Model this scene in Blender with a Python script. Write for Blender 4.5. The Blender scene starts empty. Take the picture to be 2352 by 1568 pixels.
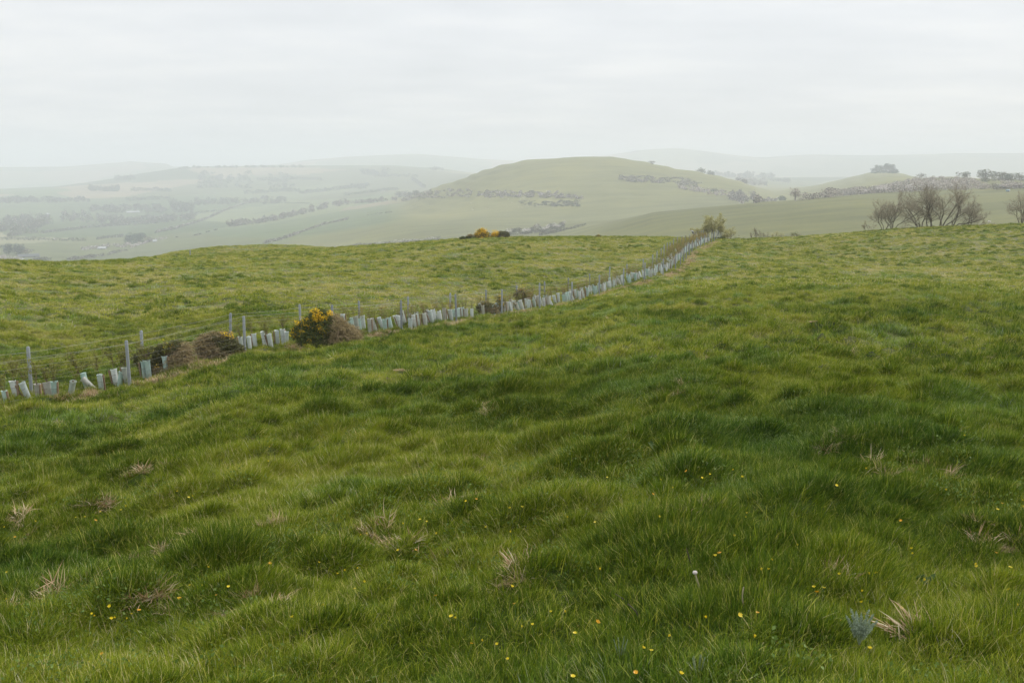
import bpy, math, random
import numpy as np
C = bpy.context.scene
COL = C.collection
rng = np.random.default_rng(7)
random.seed(7)
R = math.radians

# ------------------------------------------------------------------ camera
CAM_H = 1.65
PITCH = R(10.1)
FPX, CU, CV = 2286.7, 1176.0, 784.0        # focal length and centre for a 2352 x 1568 frame
cam = bpy.data.cameras.new('camera'); cam.lens = 35; cam.sensor_width = 36
cam.clip_start = 0.05; cam.clip_end = 60000
camo = bpy.data.objects.new('camera', cam); COL.objects.link(camo)
camo.location = (0, 0, CAM_H); camo.rotation_euler = (R(90) - PITCH, 0, 0)
C.camera = camo

def pix(u, v):
    """direction through a point of the frame -> azimuth, tangent of elevation"""
    X = (np.asarray(u, float) - CU) / FPX; Y = (np.asarray(v, float) - CV) / FPX
    dx = X; dy = math.cos(PITCH) - Y * math.sin(PITCH); dz = -math.sin(PITCH) - Y * math.cos(PITCH)
    return np.arctan2(dx, dy), dz / np.hypot(dx, dy)

# ------------------------------------------------------------------ noise
def _hash(ix, iy, s):
    h = (ix.astype(np.int64) * 374761393 + iy.astype(np.int64) * 668265263 + s * 982451653) & 0xFFFFFFFF
    h = ((h ^ (h >> 13)) * 1274126177) & 0xFFFFFFFF
    h = (h ^ (h >> 16)) & 0xFFFFFFFF
    return h / 4294967295.0
def vnoise(x, y, s=0):
    ix = np.floor(x); iy = np.floor(y); fx = x - ix; fy = y - iy
    fx = fx * fx * (3 - 2 * fx); fy = fy * fy * (3 - 2 * fy)
    a = _hash(ix, iy, s); b = _hash(ix + 1, iy, s); c = _hash(ix, iy + 1, s); d = _hash(ix + 1, iy + 1, s)
    return (a * (1 - fx) + b * fx) * (1 - fy) + (c * (1 - fx) + d * fx) * fy
def fbm(x, y, s=0, o=3):
    t = 0; a = .5; n = 0
    for k in range(o):
        t = t + a * vnoise(x * 2 ** k + 17.3 * k, y * 2 ** k - 9.1 * k, s + k); n += a; a *= .5
    return t / n
def bumps(x, y, cell, s, p=1.0, r0=.28, r1=.6):
    """rounded tussocks on a jittered grid: 0..1"""
    gx = np.floor(x / cell); gy = np.floor(y / cell); out = np.zeros_like(x)
    for i in (-1, 0, 1):
        for j in (-1, 0, 1):
            cx = gx + i; cy = gy + j
            on = _hash(cx, cy, s + 3) < p
            px = (cx + _hash(cx, cy, s)) * cell; py = (cy + _hash(cx, cy, s + 1)) * cell
            rad = cell * (r0 + (r1 - r0) * _hash(cx, cy, s + 2))
            d = 1 - ((x - px) ** 2 + (y - py) ** 2) / rad ** 2
            h = np.clip(d, 0, 1) ** 1.5 * (.45 + .55 * _hash(cx, cy, s + 4)) * on
            out = np.maximum(out, h)
    return out
def smooth(a, b, x):
    t = np.clip((x - a) / (b - a), 0, 1); return t * t * (3 - 2 * t)

# ------------------------------------------------------------------ terrain from profile lines
def pchip(xk, yk, x):
    xk = np.asarray(xk, float); yk = np.asarray(yk, float); h = np.diff(xk); m = np.diff(yk) / h
    d = np.zeros_like(yk)
    if len(xk) > 2:
        w1 = 2 * h[1:] + h[:-1]; w2 = h[1:] + 2 * h[:-1]
        ok = (m[:-1] * m[1:]) > 0
        with np.errstate(divide='ignore', invalid='ignore'):
            dd = (w1 + w2) / (w1 / m[:-1] + w2 / m[1:])
        d[1:-1] = np.where(ok, dd, 0)
    d[0] = m[0]; d[-1] = m[-1]
    x = np.clip(x, xk[0], xk[-1]); i = np.clip(np.searchsorted(xk, x) - 1, 0, len(h) - 1)
    t = (x - xk[i]) / h[i]; t2 = t * t; t3 = t2 * t
    return yk[i] * (2 * t3 - 3 * t2 + 1) + h[i] * d[i] * (t3 - 2 * t2 + t) + yk[i + 1] * (-2 * t3 + 3 * t2) + h[i] * d[i + 1] * (t3 - t2)

def fu(u, k):                                   # x(v) by piecewise-linear table
    return np.interp(u, [a[0] for a in k], [a[1] for a in k])
UK = np.arange(-260, 2640, 20.0)
# fence base line (u, forward metres, row)
FENCE = [(-300, 18.6, 985), (-200, 20.0, 971), (0, 21.9, 940), (278, 25, 897), (555, 29, 816), (766, 33.2, 790), (927, 37.7, 766), (1054, 42.3, 744), (1150, 46.2, 728),
         (1231, 49.4, 715), (1291, 52.7, 703), (1338, 55.6, 690), (1387, 58.9, 675), (1424, 61.6, 662), (1462, 64.7, 648), (1492, 67.5, 638),
         (1520, 70.3, 627), (1545, 72.8, 617), (1557, 76, 607), (1568, 82, 599), (1579, 90, 590), (1590, 98, 583), (1621, 112, 566), (1641, 124, 553)]
AV = [(-300, 610), (0, 600), (130, 603), (300, 598), (330, 593), (500, 585), (650, 576), (760, 570), (870, 562), (1000, 553), (1100, 546), (1300, 543), (1540, 545),
      (1641, 550), (1720, 549), (1830, 545), (1950, 535), (2050, 527), (2150, 522), (2250, 518), (2352, 514), (2640, 508)]
AR = [(-300, 90), (0, 95), (330, 105), (500, 112), (760, 118), (1000, 120), (1300, 125), (1540, 130), (1641, 134), (1720, 130), (1900, 128), (2050, 130), (2200, 134), (2352, 138), (2640, 140)]
MV = [(-300, 40), (250, 25), (300, 12), (345, 1), (400, -11), (500, -17), (600, -16), (680, -11), (740, -4), (790, 8), (860, 18), (1000, 22), (2640, 22)]
L3 = [(-300, 950, 612), (0, 950, 606), (300, 950, 601), (600, 850, 578), (760, 820, 574), (900, 800, 566), (1200, 640, 552), (1300, 600, 549), (1400, 480, 549), (1540, 400, 551), (1641, 370, 556), (1900, 350, 545), (2352, 350, 521), (2640, 350, 514)]
L4 = [(-300, 1500, 560), (0, 1500, 548), (300, 1500, 547), (600, 1300, 530), (900, 1000, 522), (1100, 850, 530), (1230, 760, 541), (1290, 720, 540), (1400, 700, 514), (1500, 700, 487),
      (1600, 700, 477.5), (1690, 700, 470), (1740, 700, 465), (1800, 700, 462), (1900, 700, 453), (2000, 700, 447), (2100, 700, 440), (2352, 700, 431), (2640, 700, 428)]
L5 = [(-300, 2200, 500), (0, 2200, 498), (300, 2200, 503), (600, 1900, 497), (900, 1250, 492), (1100, 1100, 492), (1290, 1000, 505), (1400, 950, 505), (1500, 950, 493), (1600, 950, 483),
      (1700, 950, 475), (1750, 950, 471), (1800, 950, 467), (1900, 950, 457), (1980, 950, 444), (2050, 950, 428), (2110, 950, 412), (2180, 950, 408), (2260, 950, 412), (2352, 950, 414), (2640, 950, 414)]
L6 = [(-300, 2800, 458), (0, 2800, 455), (300, 2800, 450), (600, 2500, 460), (750, 2150, 468), (850, 1880, 466), (930, 1750, 459), (960, 1650, 446), (1000, 1550, 430), (1060, 1500, 412),
      (1100, 1500, 395), (1150, 1500, 380), (1200, 1500, 370), (1250, 1500, 365), (1290, 1500, 362.5), (1400, 1500, 361.5), (1440, 1500, 366), (1500, 1500, 377), (1550, 1500, 388), (1600, 1500, 395),
      (1650, 1500, 405), (1700, 1500, 418), (1750, 1500, 438), (1780, 1600, 441), (1850, 1850, 431), (1900, 2000, 420), (1950, 2050, 408), (2000, 2050, 396.5), (2030, 2050, 394), (2070, 2050, 399),
      (2110, 2050, 409), (2160, 2050, 420), (2352, 2050, 426), (2640, 2050, 426)]
L7 = [(-300, 3150, 440), (0, 3150, 441), (300, 3250, 426), (600, 3250, 421), (800, 3050, 426), (900, 2800, 430), (950, 2550, 444), (1000, 2400, 442), (1100, 2300, 408), (1200, 2300, 384), (1290, 2300, 378),
      (1400, 2300, 377), (1500, 2300, 390), (1600, 2300, 405), (1650, 2300, 416), (1700, 2300, 422), (1750, 2300, 430), (1800, 2450, 430), (1850, 2650, 428), (1900, 2750, 424), (1950, 2800, 415),
      (2030, 2800, 406), (2110, 2800, 416), (2352, 2800, 422), (2640, 2800, 422)]
L8 = [(-300, 3900, 438), (0, 3900, 434), (130, 3900, 428), (230, 3900, 415), (290, 3900, 405), (320, 3900, 399), (400, 3900, 387), (450, 3900, 383), (600, 3900, 381), (800, 3900, 380), (900, 3900, 380),
      (1000, 3900, 386), (1080, 3900, 396), (1150, 3900, 404), (1290, 3900, 405), (1600, 3700, 403), (1700, 3700, 405), (1800, 3700, 409), (2000, 3700, 407), (2352, 3700, 406), (2640, 3700, 406)]
L10 = [(-300, 383), (0, 384), (150, 383), (250, 375), (300, 371), (380, 376), (400, 383), (500, 385), (640, 378), (700, 368), (800, 360), (950, 353), (1000, 357), (1100, 365), (1200, 370), (1400, 356),
       (1470, 345), (1550, 340), (1600, 345), (1700, 358), (1750, 362), (1850, 355), (2000, 357), (2100, 355), (2200, 352), (2352, 352), (2640, 352)]
def tab(L): return fu(UK, [(a[0], a[1]) for a in L]), fu(UK, [(a[0], a[2]) for a in L])
lines = []                                       # (az knots, r, z)
fy, fv = tab([f for f in FENCE if f[0] <= 1424])
az, T = pix(UK, fv); rf = fy / np.cos(az); zf = CAM_H + T * rf
MZ = [(1424, -5.95), (1500, -5.8), (1641, -5.45), (1800, -5.25), (2000, -5.1), (2352, -4.95), (2640, -4.9)]
e_ = UK > 1424; az = np.where(e_, pix(UK, 640)[0], az); rf = np.where(e_, 61.9, rf); zf = np.where(e_, fu(UK, MZ), zf)
for q in (None, .06, .2, .4, .6, .8):
    rq = np.full_like(rf, .3) if q is None else q * rf
    lines.append((az, rq, zf * (rq / rf)))
lines.append((az, rf, zf))
ar = fu(UK, AR); av = fu(UK, AV)
def line(r, v):
    a, t = pix(UK, v); lines.append((a, r, CAM_H + t * r))
ta = pix(UK, av)[1]; za = CAM_H + ta * ar; r2 = np.sqrt(rf * ar); z2 = zf + (za - zf) * (r2 - rf) / (ar - rf)
F2Z = [(1500, -6.35), (1580, -6.62), (1641, -6.55), (1800, -6.65), (2000, -6.5), (2352, -5.95), (2640, -5.8)]
w2 = smooth(1424, 1560, UK); r2 = r2 * (1 - w2) + 90 * w2; z2 = z2 * (1 - w2) + fu(UK, F2Z) * w2
lines.append((az, r2, z2))
line(ar, av)
line(ar * 1.16, av + np.where((UK > 280) & (UK < 800), 3.0, np.clip(fu(UK, MV), 3, 12)))
line(ar * 1.35, av + fu(UK, MV))
line(ar * 1.9, av + 55)
for L in (L3, L4, L5, L6, L7, L8): line(*tab(L))
r8, v8 = tab(L8)
line(np.full_like(UK, 4800), np.where(UK < 1150, np.maximum(v8, 384) + 6, v8 - 3))
v10 = fu(UK, L10)
line(np.full_like(UK, 5900), v10); line(np.full_like(UK, 9000), v10 + 20); line(np.full_like(UK, 11800), v10 + 25)

AZ = np.concatenate([[-180.], np.arange(-176, -38, 4.), np.arange(-36, 36.001, .08), np.arange(40, 177, 4.), [180.]])
AZr = np.radians(AZ); NA = len(AZ)
RK = np.zeros((len(lines), NA)); ZK = np.zeros((len(lines), NA))
for k, (a, r, z) in enumerate(lines):
    r = np.broadcast_to(r, a.shape)
    ak = np.concatenate([[-math.pi], a, [math.pi]])
    def ext(y): m = (y[0] + y[-1]) / 2; return np.concatenate([[m], y, [m]])
    RK[k] = np.exp(pchip(ak, ext(np.log(r)), AZr)); ZK[k] = pchip(ak, ext(z), AZr)
LR0, LR1, NR = math.log(.3), math.log(11500), 1800
LR = np.linspace(LR0, LR1, NR); RR = np.exp(LR)
ZT = np.zeros((NR, NA)); xr = np.log(RR + 5)
for j in range(NA):
    ZT[:, j] = pchip(np.log(RK[:, j] + 5), ZK[:, j] / (RK[:, j] + 15), xr) * (RR + 15)
def base_z(x, y):
    x = np.asarray(x, float); y = np.asarray(y, float)
    fa = np.interp(np.arctan2(x, y), AZr, np.arange(NA)); fr = np.clip((np.log(np.maximum(np.hypot(x, y), .31)) - LR0) / (LR1 - LR0) * (NR - 1), 0, NR - 1.001)
    ia = np.minimum(fa.astype(int), NA - 2); ir = fr.astype(int); a = fa - ia; b = fr - ir
    return (ZT[ir, ia] * (1 - a) + ZT[ir, ia + 1] * a) * (1 - b) + (ZT[ir + 1, ia] * (1 - a) + ZT[ir + 1, ia + 1] * a) * b
CE, SE = math.cos(R(24)), math.sin(R(24))
def tuss(x, y):
    """tussocks, lying along the contour: 0..1"""
    p = (x * CE + y * SE) / 1.6; q = -x * SE + y * CE
    p = p + .35 * (vnoise(x * .9, y * .9, 40) - .5); q = q + .35 * (vnoise(x * .9, y * .9, 41) - .5)
    t = np.maximum(bumps(p, q, .85, 50, .7), .75 * bumps(p + 3.1, q + 1.7, .42, 60, .65))
    return t
def terr(x, y):
    p = (x * CE + y * SE) / 2.6; q = -x * SE + y * CE
    n = fbm(p / .9, q / .9, 70, 3)
    return n
def hum(x, y):
    r = np.hypot(x, y); f = 1 - smooth(150, 210, r)
    far = 1 - .45 * smooth(30, 70, r)
    return f * (.20 * tuss(x, y) * far * (.6 + .4 * smooth(4, 9, r)) + .29 * (terr(x, y) - .5) * (1 - .8 * smooth(25, 60, r)) + .13 * (fbm(x / .42, y / .42, 75, 2) - .5) * far + .20 * (fbm(x / 6, y / 6, 80, 2) - .5) - .07 * smooth(8, 25, r) + .16 * (fbm(x / 22, y / 22, 90, 2) - .5) * smooth(8, 30, r))
def gz(x, y): return base_z(x, y) + hum(np.asarray(x, float), np.asarray(y, float))
def G(x, y): return float(gz(np.array([x]), np.array([y]))[0])
def at(u, v, rmin=.5):
    """the point of the ground seen at (u, v), first hit beyond rmin"""
    a, t = pix(u, v); a = float(a); t = float(t)
    s = math.sin(a); c = math.cos(a)
    rr = np.exp(np.linspace(math.log(max(rmin, 1)), LR1, 6000))
    zz = base_z(rr * s, rr * c)
    hit = np.nonzero(zz >= CAM_H + t * rr)[0]
    k = hit[0] if len(hit) else int(np.argmax((zz - CAM_H) / rr))
    r = float(rr[k]); return r * s, r * c, float(gz(np.array([r * s]), np.array([r * c]))[0]), r
def on(u, r):
    """point at distance r in the column u"""
    a = float(pix(u, 500)[0]); x = r * math.sin(a); y = r * math.cos(a); return x, y, G(x, y)

# ------------------------------------------------------------------ mesh helpers
def tag(o, label=None, cat=None, group=None, kind=None):
    if label: o['label'] = label
    if cat: o['category'] = cat
    if group: o['group'] = group
    if kind: o['kind'] = kind
    return o
class MB:
    """collects vertices and faces, then becomes ONE mesh"""
    def __init__(s): s.v = []; s.f = []; s.m = []; s.a = []; s.n = 0
    def add(s, v, f, m=0, a=None):
        v = np.asarray(v, float).reshape(-1, 3); f = np.asarray(f, int)
        s.v.append(v); s.f.append(f + s.n); s.m.append(np.full(len(f), m) if np.isscalar(m) else np.asarray(m))
        s.a.append(np.zeros(len(v)) if a is None else np.broadcast_to(np.asarray(a, float), (len(v),))); s.n += len(v)
        return s
    def mesh(s, name, mats, smooth_=True, attr=None):
        me = bpy.data.meshes.new(name)
        if s.n:
            V = np.concatenate(s.v); me.vertices.add(len(V)); me.vertices.foreach_set('co', V.ravel())
            tot = np.concatenate([np.full(len(f), f.shape[1]) for f in s.f]); idx = np.concatenate([f.ravel() for f in s.f])
            st = np.concatenate([[0], np.cumsum(tot)[:-1]])
            me.loops.add(len(idx)); me.loops.foreach_set('vertex_index', idx.astype(np.int32))
            me.polygons.add(len(tot)); me.polygons.foreach_set('loop_start', st.astype(np.int32)); me.polygons.foreach_set('loop_total', tot.astype(np.int32))
            me.polygons.foreach_set('material_index', np.concatenate(s.m).astype(np.int32))
            me.polygons.foreach_set('use_smooth', np.full(len(tot), smooth_))
            if attr:
                A = me.attributes.new(attr, 'FLOAT', 'POINT'); A.data.foreach_set('value', np.concatenate(s.a))
        for m in (mats if isinstance(mats, (list, tuple)) else [mats]): me.materials.append(m)
        me.update(calc_edges=True); me.validate()
        return me
    def build(s, name, mats, parent=None, smooth_=True, attr=None):
        return link(name, s.mesh(name, mats, smooth_, attr), parent)
def link(name, me, parent=None, loc=None):
    o = bpy.data.objects.new(name, me); COL.objects.link(o)
    if parent: o.parent = parent
    if loc is not None: o.location = loc
    return o
def empty(name, loc, rz=0):
    o = bpy.data.objects.new(name, None); o.empty_display_size = .1; COL.objects.link(o); o.location = loc; o.rotation_euler = (0, 0, rz); return o
def tube(mb, pts, rad, sides=6, m=0, cap=True, a=None):
    P = np.asarray(pts, float); n = len(P); rad = np.broadcast_to(np.asarray(rad, float), (n,))
    T = np.gradient(P, axis=0); T /= np.linalg.norm(T, axis=1)[:, None] + 1e-9
    ref = np.array([0, 0, 1.]) if abs(T[0][2]) < .9 else np.array([1., 0, 0])
    A = np.cross(T, ref); A /= np.linalg.norm(A, axis=1)[:, None] + 1e-9; B = np.cross(T, A)
    an = np.arange(sides) / sides * 2 * math.pi
    V = P[:, None, :] + rad[:, None, None] * (np.cos(an)[None, :, None] * A[:, None, :] + np.sin(an)[None, :, None] * B[:, None, :])
    i = np.arange(n - 1)[:, None] * sides; j = np.arange(sides)[None, :]; j2 = (j + 1) % sides
    F = np.stack([i + j, i + j2, i + sides + j2, i + sides + j], -1).reshape(-1, 4)
    mb.add(V.reshape(-1, 3), F, m, a)
    if cap and sides > 3:
        mb.add(V[-1], np.arange(sides)[None, ::-1], m); mb.add(V[0], np.arange(sides)[None, :], m)
def rdir(n, g=rng):
    v = g.normal(size=(n, 3)); return v / (np.linalg.norm(v, axis=1)[:, None] + 1e-9)
def cards(mb, P, size, m=0, aspect=1.0, g=rng, up=None):
    """one small randomly turned leaf-like face at each point"""
    n = len(P)
    if n == 0: return
    size = np.broadcast_to(np.asarray(size, float), (n,))[:, None]
    A = rdir(n, g)
    if up is not None: A = A + np.array([0, 0, up]); A /= np.linalg.norm(A, axis=1)[:, None]
    B = np.cross(A, rdir(n, g)); B /= np.linalg.norm(B, axis=1)[:, None] + 1e-9
    a = A * size * .5; b = B * size * .5 * aspect
    N = np.cross(A, B) * size * .12
    V = np.stack([P - a, P + b * .8 + N, P + a, P - b * .8 + N], 1).reshape(-1, 3)
    mb.add(V, np.arange(4 * n).reshape(-1, 4), m)
def blades(mb, base, length, width, az, lean, curve, m=0, a=None, seg=3):
    """tapered bent grass blades; lean and curve in radians from the vertical"""
    n = len(base); L = length[:, None]; t = np.linspace(0, 1, seg + 1)
    ang = lean[:, None] + curve[:, None] * t[None, :] ** 1.3
    step = L / seg
    hx = np.concatenate([np.zeros((n, 1)), np.cumsum(np.sin((ang[:, 1:] + ang[:, :-1]) / 2) * step, 1)], 1)
    hz = np.concatenate([np.zeros((n, 1)), np.cumsum(np.cos((ang[:, 1:] + ang[:, :-1]) / 2) * step, 1)], 1)
    d = np.stack([np.cos(az), np.sin(az), 0 * az], 1); s = np.stack([-np.sin(az), np.cos(az), 0 * az], 1)
    P = base[:, None, :] + hx[:, :, None] * d[:, None, :] + hz[:, :, None] * np.array([0, 0, 1.])
    w = width[:, None] * .5 * (1 - t[None, :] ** 1.7 * .92)
    V = np.stack([P - s[:, None, :] * w[:, :, None], P + s[:, None, :] * w[:, :, None]], 2).reshape(n, -1, 3)
    k = 2 * (seg + 1); F = []
    for i in range(seg): F.append([2 * i, 2 * i + 1, 2 * i + 3, 2 * i + 2])
    F = (np.array(F)[None] + (np.arange(n) * k)[:, None, None]).reshape(-1, 4)
    mb.add(V.reshape(-1, 3), F, m, None if a is None else np.repeat(a, k))

# ------------------------------------------------------------------ materials
def newmat(name):
    m = bpy.data.materials.new(name); m.use_nodes = True; nt = m.node_tree; nt.nodes.clear()
    out = nt.nodes.new('ShaderNodeOutputMaterial'); return m, nt, out
def nd(nt, t, **kw):
    n = nt.nodes.new(t)
    for k, v in kw.items(): setattr(n, k, v)
    return n
def mixc(nt, fac, a, b, mode='MIX'):
    n = nd(nt, 'ShaderNodeMix', data_type='RGBA', blend_type=mode)
    for s, v in ((n.inputs[0], fac), (n.inputs[6], a), (n.inputs[7], b)):
        if hasattr(v, 'is_output'): nt.links.new(v, s)
        elif isinstance(v, (tuple, list)): s.default_value = tuple(v) + (1,) if len(v) == 3 else v
        else: s.default_value = v
    return n.outputs[2]
def ramp(nt, fac, stops):
    n = nd(nt, 'ShaderNodeValToRGB'); e = n.color_ramp.elements
    while len(e) < len(stops): e.new(.5)
    for k, (p, c) in zip(e, stops): k.position = p; k.color = tuple(c) + (1,) if len(c) == 3 else (c[0],) * 3 + (1,)
    nt.links.new(fac, n.inputs[0]); return n.outputs[0]
def math_(nt, op, a, b=None, c=None, clamp=False):
    n = nd(nt, 'ShaderNodeMath', operation=op, use_clamp=clamp)
    for s, v in zip(n.inputs, (a, b, c)):
        if v is None: continue
        if hasattr(v, 'is_output'): nt.links.new(v, s)
        else: s.default_value = v
    return n.outputs[0]
def noise(nt, scale, detail=3, vec=None, rough=.55):
    n = nd(nt, 'ShaderNodeTexNoise'); n.inputs['Scale'].default_value = scale; n.inputs['Detail'].default_value = detail; n.inputs['Roughness'].default_value = rough
    if vec is not None: nt.links.new(vec, n.inputs['Vector'])
    return n.outputs['Fac']
def wpos(nt): return nd(nt, 'ShaderNodeNewGeometry').outputs['Position']
def stretch(nt, vec, sc, rot=(0, 0, 0)):
    n = nd(nt, 'ShaderNodeMapping'); n.inputs['Scale'].default_value = sc; n.inputs['Rotation'].default_value = rot; nt.links.new(vec, n.inputs['Vector']); return n.outputs[0]
def surf(nt, out, col, rough=.7, spec=.25, transl=0, tcol=None, bump=None):
    p = nd(nt, 'ShaderNodeBsdfPrincipled'); p.inputs['Roughness'].default_value = rough; p.inputs['Specular IOR Level'].default_value = spec
    if hasattr(col, 'is_output'): nt.links.new(col, p.inputs['Base Color'])
    else: p.inputs['Base Color'].default_value = tuple(col) + (1,)
    if bump is not None: nt.links.new(bump, p.inputs['Normal'])
    sh = p.outputs[0]
    if transl:
        t = nd(nt, 'ShaderNodeBsdfTranslucent'); c = tcol if tcol is not None else col
        if hasattr(c, 'is_output'): nt.links.new(c, t.inputs[0])
        else: t.inputs[0].default_value = tuple(c) + (1,)
        mx = nd(nt, 'ShaderNodeMixShader'); mx.inputs[0].default_value = transl
        nt.links.new(sh, mx.inputs[1]); nt.links.new(t.outputs[0], mx.inputs[2]); sh = mx.outputs[0]
    nt.links.new(sh, out.inputs[0])
def leafmat(name, a, b, transl=.25, rough=.65, c=None, spec=.2):
    m, nt, out = newmat(name); g = nd(nt, 'ShaderNodeNewGeometry')
    st = [(0, a), (1, b)] if c is None else [(0, a), (.8, b), (.93, c), (1, c)]
    surf(nt, out, ramp(nt, g.outputs['Random Per Island'], st), rough, spec, transl); return m
def plain(name, a, b, scale=8, rough=.7, spec=.3, transl=0, sc=(1, 1, 1)):
    m, nt, out = newmat(name); tc = nd(nt, 'ShaderNodeTexCoord')
    f = noise(nt, scale, 4, stretch(nt, tc.outputs['Object'], sc)); oi = nd(nt, 'ShaderNodeObjectInfo')
    f2 = math_(nt, 'ADD', math_(nt, 'MULTIPLY', f, .7), math_(nt, 'MULTIPLY', oi.outputs['Random'], .35))
    surf(nt, out, ramp(nt, f2, [(.3, a), (.85, b)]), rough, spec, transl); return m
# ------------------------------------------------------------------ the ground
def dryness(x, y):
    r = np.hypot(x, y)
    d = -.03 + .24 * smooth(5, 22, r) + .34 * smooth(22, 70, r) + .95 * (fbm(x / 2.2, y / 2.2, 110, 3) - .5) + .18 * (fbm(x / 17, y / 17, 120, 2) - .5)
    d = d - .32 * tuss(x, y) * (.5 + .5 * smooth(20, 60, r))
    return np.clip(d, -.2, 1)
g_mat, nt, out = newmat('turf')
P_ = wpos(nt); at_ = nd(nt, 'ShaderNodeAttribute', attribute_name='dry')
gr = ramp(nt, math_(nt, 'ADD', math_(nt, 'MULTIPLY', noise(nt, 3.1, 5, P_), .45), math_(nt, 'MULTIPLY', noise(nt, 110, 5, P_, .75), .55)),
          [(.36, (.012, .018, .005)), (.5, (.036, .056, .010)), (.62, (.090, .115, .026))])
st_ = ramp(nt, noise(nt, 9, 4, P_), [(.3, (.14, .135, .048)), (.7, (.27, .245, .105))])
surf(nt, out, mixc(nt, math_(nt, 'MULTIPLY', at_.outputs['Fac'], 1.0, clamp=True), gr, st_), .85, .1)

v_mat, nt, out = newmat('valley_turf')
P_ = wpos(nt); at_ = nd(nt, 'ShaderNodeAttribute', attribute_name='field')
n1 = noise(nt, .05, 5, stretch(nt, P_, (.35, 1, 1), (0, 0, R(-10)))); n2 = noise(nt, .006, 3, P_); n3 = noise(nt, .4, 3, P_)
f = math_(nt, 'ADD', math_(nt, 'MULTIPLY', n1, .5), math_(nt, 'ADD', math_(nt, 'MULTIPLY', n2, .3), math_(nt, 'MULTIPLY', n3, .2)))
surf(nt, out, mixc(nt, 1.0, at_.outputs['Color'], ramp(nt, f, [(.3, (.58, .60, .64)), (.5, (1., 1., 1.)), (.7, (1.38, 1.30, 1.15))]), 'MULTIPLY'), .9, .05)

I240 = int(np.searchsorted(RR, 245))
def grid(name, ri, ci, mat, hums, colfn=None, dry=False):
    r = RR[ri][:, None]; a = AZr[ci][None, :]
    X = r * np.sin(a); Y = r * np.cos(a); Z = ZT[np.ix_(ri, ci)].copy()
    if hums: Z += hum(X, Y)
    else:
        Z += (fbm(X / 60, Y / 60, 130, 3) - .5) * np.clip((r - 300) / 300, 0, 1) * 2.0
        hm = smooth(1050, 1250, r) * (1 - smooth(1800, 2200, r)) * smooth(azu(900), azu(1000), a)      # old terraces round the hill
        Z += hm * .75 * np.sin((Z + 6 * fbm(X / 140, Y / 140, 131, 2)) * 2 * math.pi / 7.5)
    nr, nc = len(ri), len(ci)
    i = np.arange(nr - 1)[:, None] * nc; j = np.arange(nc - 1)[None, :]
    F = np.stack([i + j, i + j + 1, i + nc + j + 1, i + nc + j], -1).reshape(-1, 4)[:, ::-1]
    mb = MB().add(np.stack([X, Y, Z], -1).reshape(-1, 3), F, 0, dryness(X, Y).ravel() if dry else None)
    me = mb.mesh(name, mat, True, 'dry' if dry else None)
    if colfn is not None:
        A = me.attributes.new('field', 'FLOAT_COLOR', 'POINT'); A.data.foreach_set('color', colfn(X.ravel(), Y.ravel()).astype(np.float32).ravel())
    return link(name, me)
def azu(u): return float(pix(u, 480)[0])
PAL = np.array([(.082, .110, .045), (.155, .180, .085), (.115, .148, .070), (.20, .20, .11), (.245, .21, .13), (.12, .135, .058)])
def fieldcol(x, y):
    r = np.hypot(x, y); a = np.arctan2(x, y)
    # patchwork of fields: nearest of jittered seeds, stretched along the valley
    p = (x + 40 * (fbm(x / 300, y / 300, 150, 2) - .5)) / 330; q = (y + 60 * (fbm(x / 300, y / 300, 160, 2) - .5)) / 520
    gx = np.floor(p); gy = np.floor(q); best = np.full(x.shape, 9.); idv = np.zeros(x.shape)
    for i in (-1, 0, 1):
        for j in (-1, 0, 1):
            cx = gx + i; cy = gy + j
            d = np.abs(p - cx - _hash(cx, cy, 171)) + np.abs(q - cy - _hash(cx, cy, 172))
            m = d < best; best = np.where(m, d, best); idv = np.where(m, _hash(cx, cy, 173), idv)
    c = PAL[np.minimum((idv * 6).astype(int), 5)] * (.9 + .25 * ((idv * 37) % 1))[:, None]
    w = smooth(azu(860), azu(960), a) * (1 - smooth(2400, 2800, r))
    hill = np.array([.170, .172, .070]) + .02 * (fbm(x / 80, y / 80, 180, 3) - .5)[:, None]
    c = c * (1 - w)[:, None] + hill * w[:, None]
    near = (1 - smooth(1000, 1150, r)) * smooth(azu(560), azu(700), a)
    c = c * (1 - near)[:, None] + np.array([.150, .155, .064]) * near[:, None]
    bb = smooth(azu(1330), azu(1420), a) * (1 - smooth(880, 960, r))
    c = c * (1 - bb)[:, None] + np.array([.130, .135, .055]) * bb[:, None]
    out = np.ones((len(x), 4)); out[:, :3] = c; return out
CALL = np.arange(NA)
near_i = np.arange(0, I240 + 1)
o = grid('pasture', near_i, CALL, g_mat, True, None, True); tag(o, 'rough grassy hilltop pasture in the foreground', 'pasture', kind='structure')
far_i = np.concatenate([np.arange(I240, NR - 1, 2), [NR - 1]])
ih0 = int(np.argmin(abs(RR[far_i] - 1010))); ih1 = int(np.argmin(abs(RR[far_i] - 2280))); ir0 = int(np.argmin(abs(RR[far_i] - 4800)))
c0 = int(np.searchsorted(AZr, azu(925))); c1 = int(np.searchsorted(AZr, azu(1775)))
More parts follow.
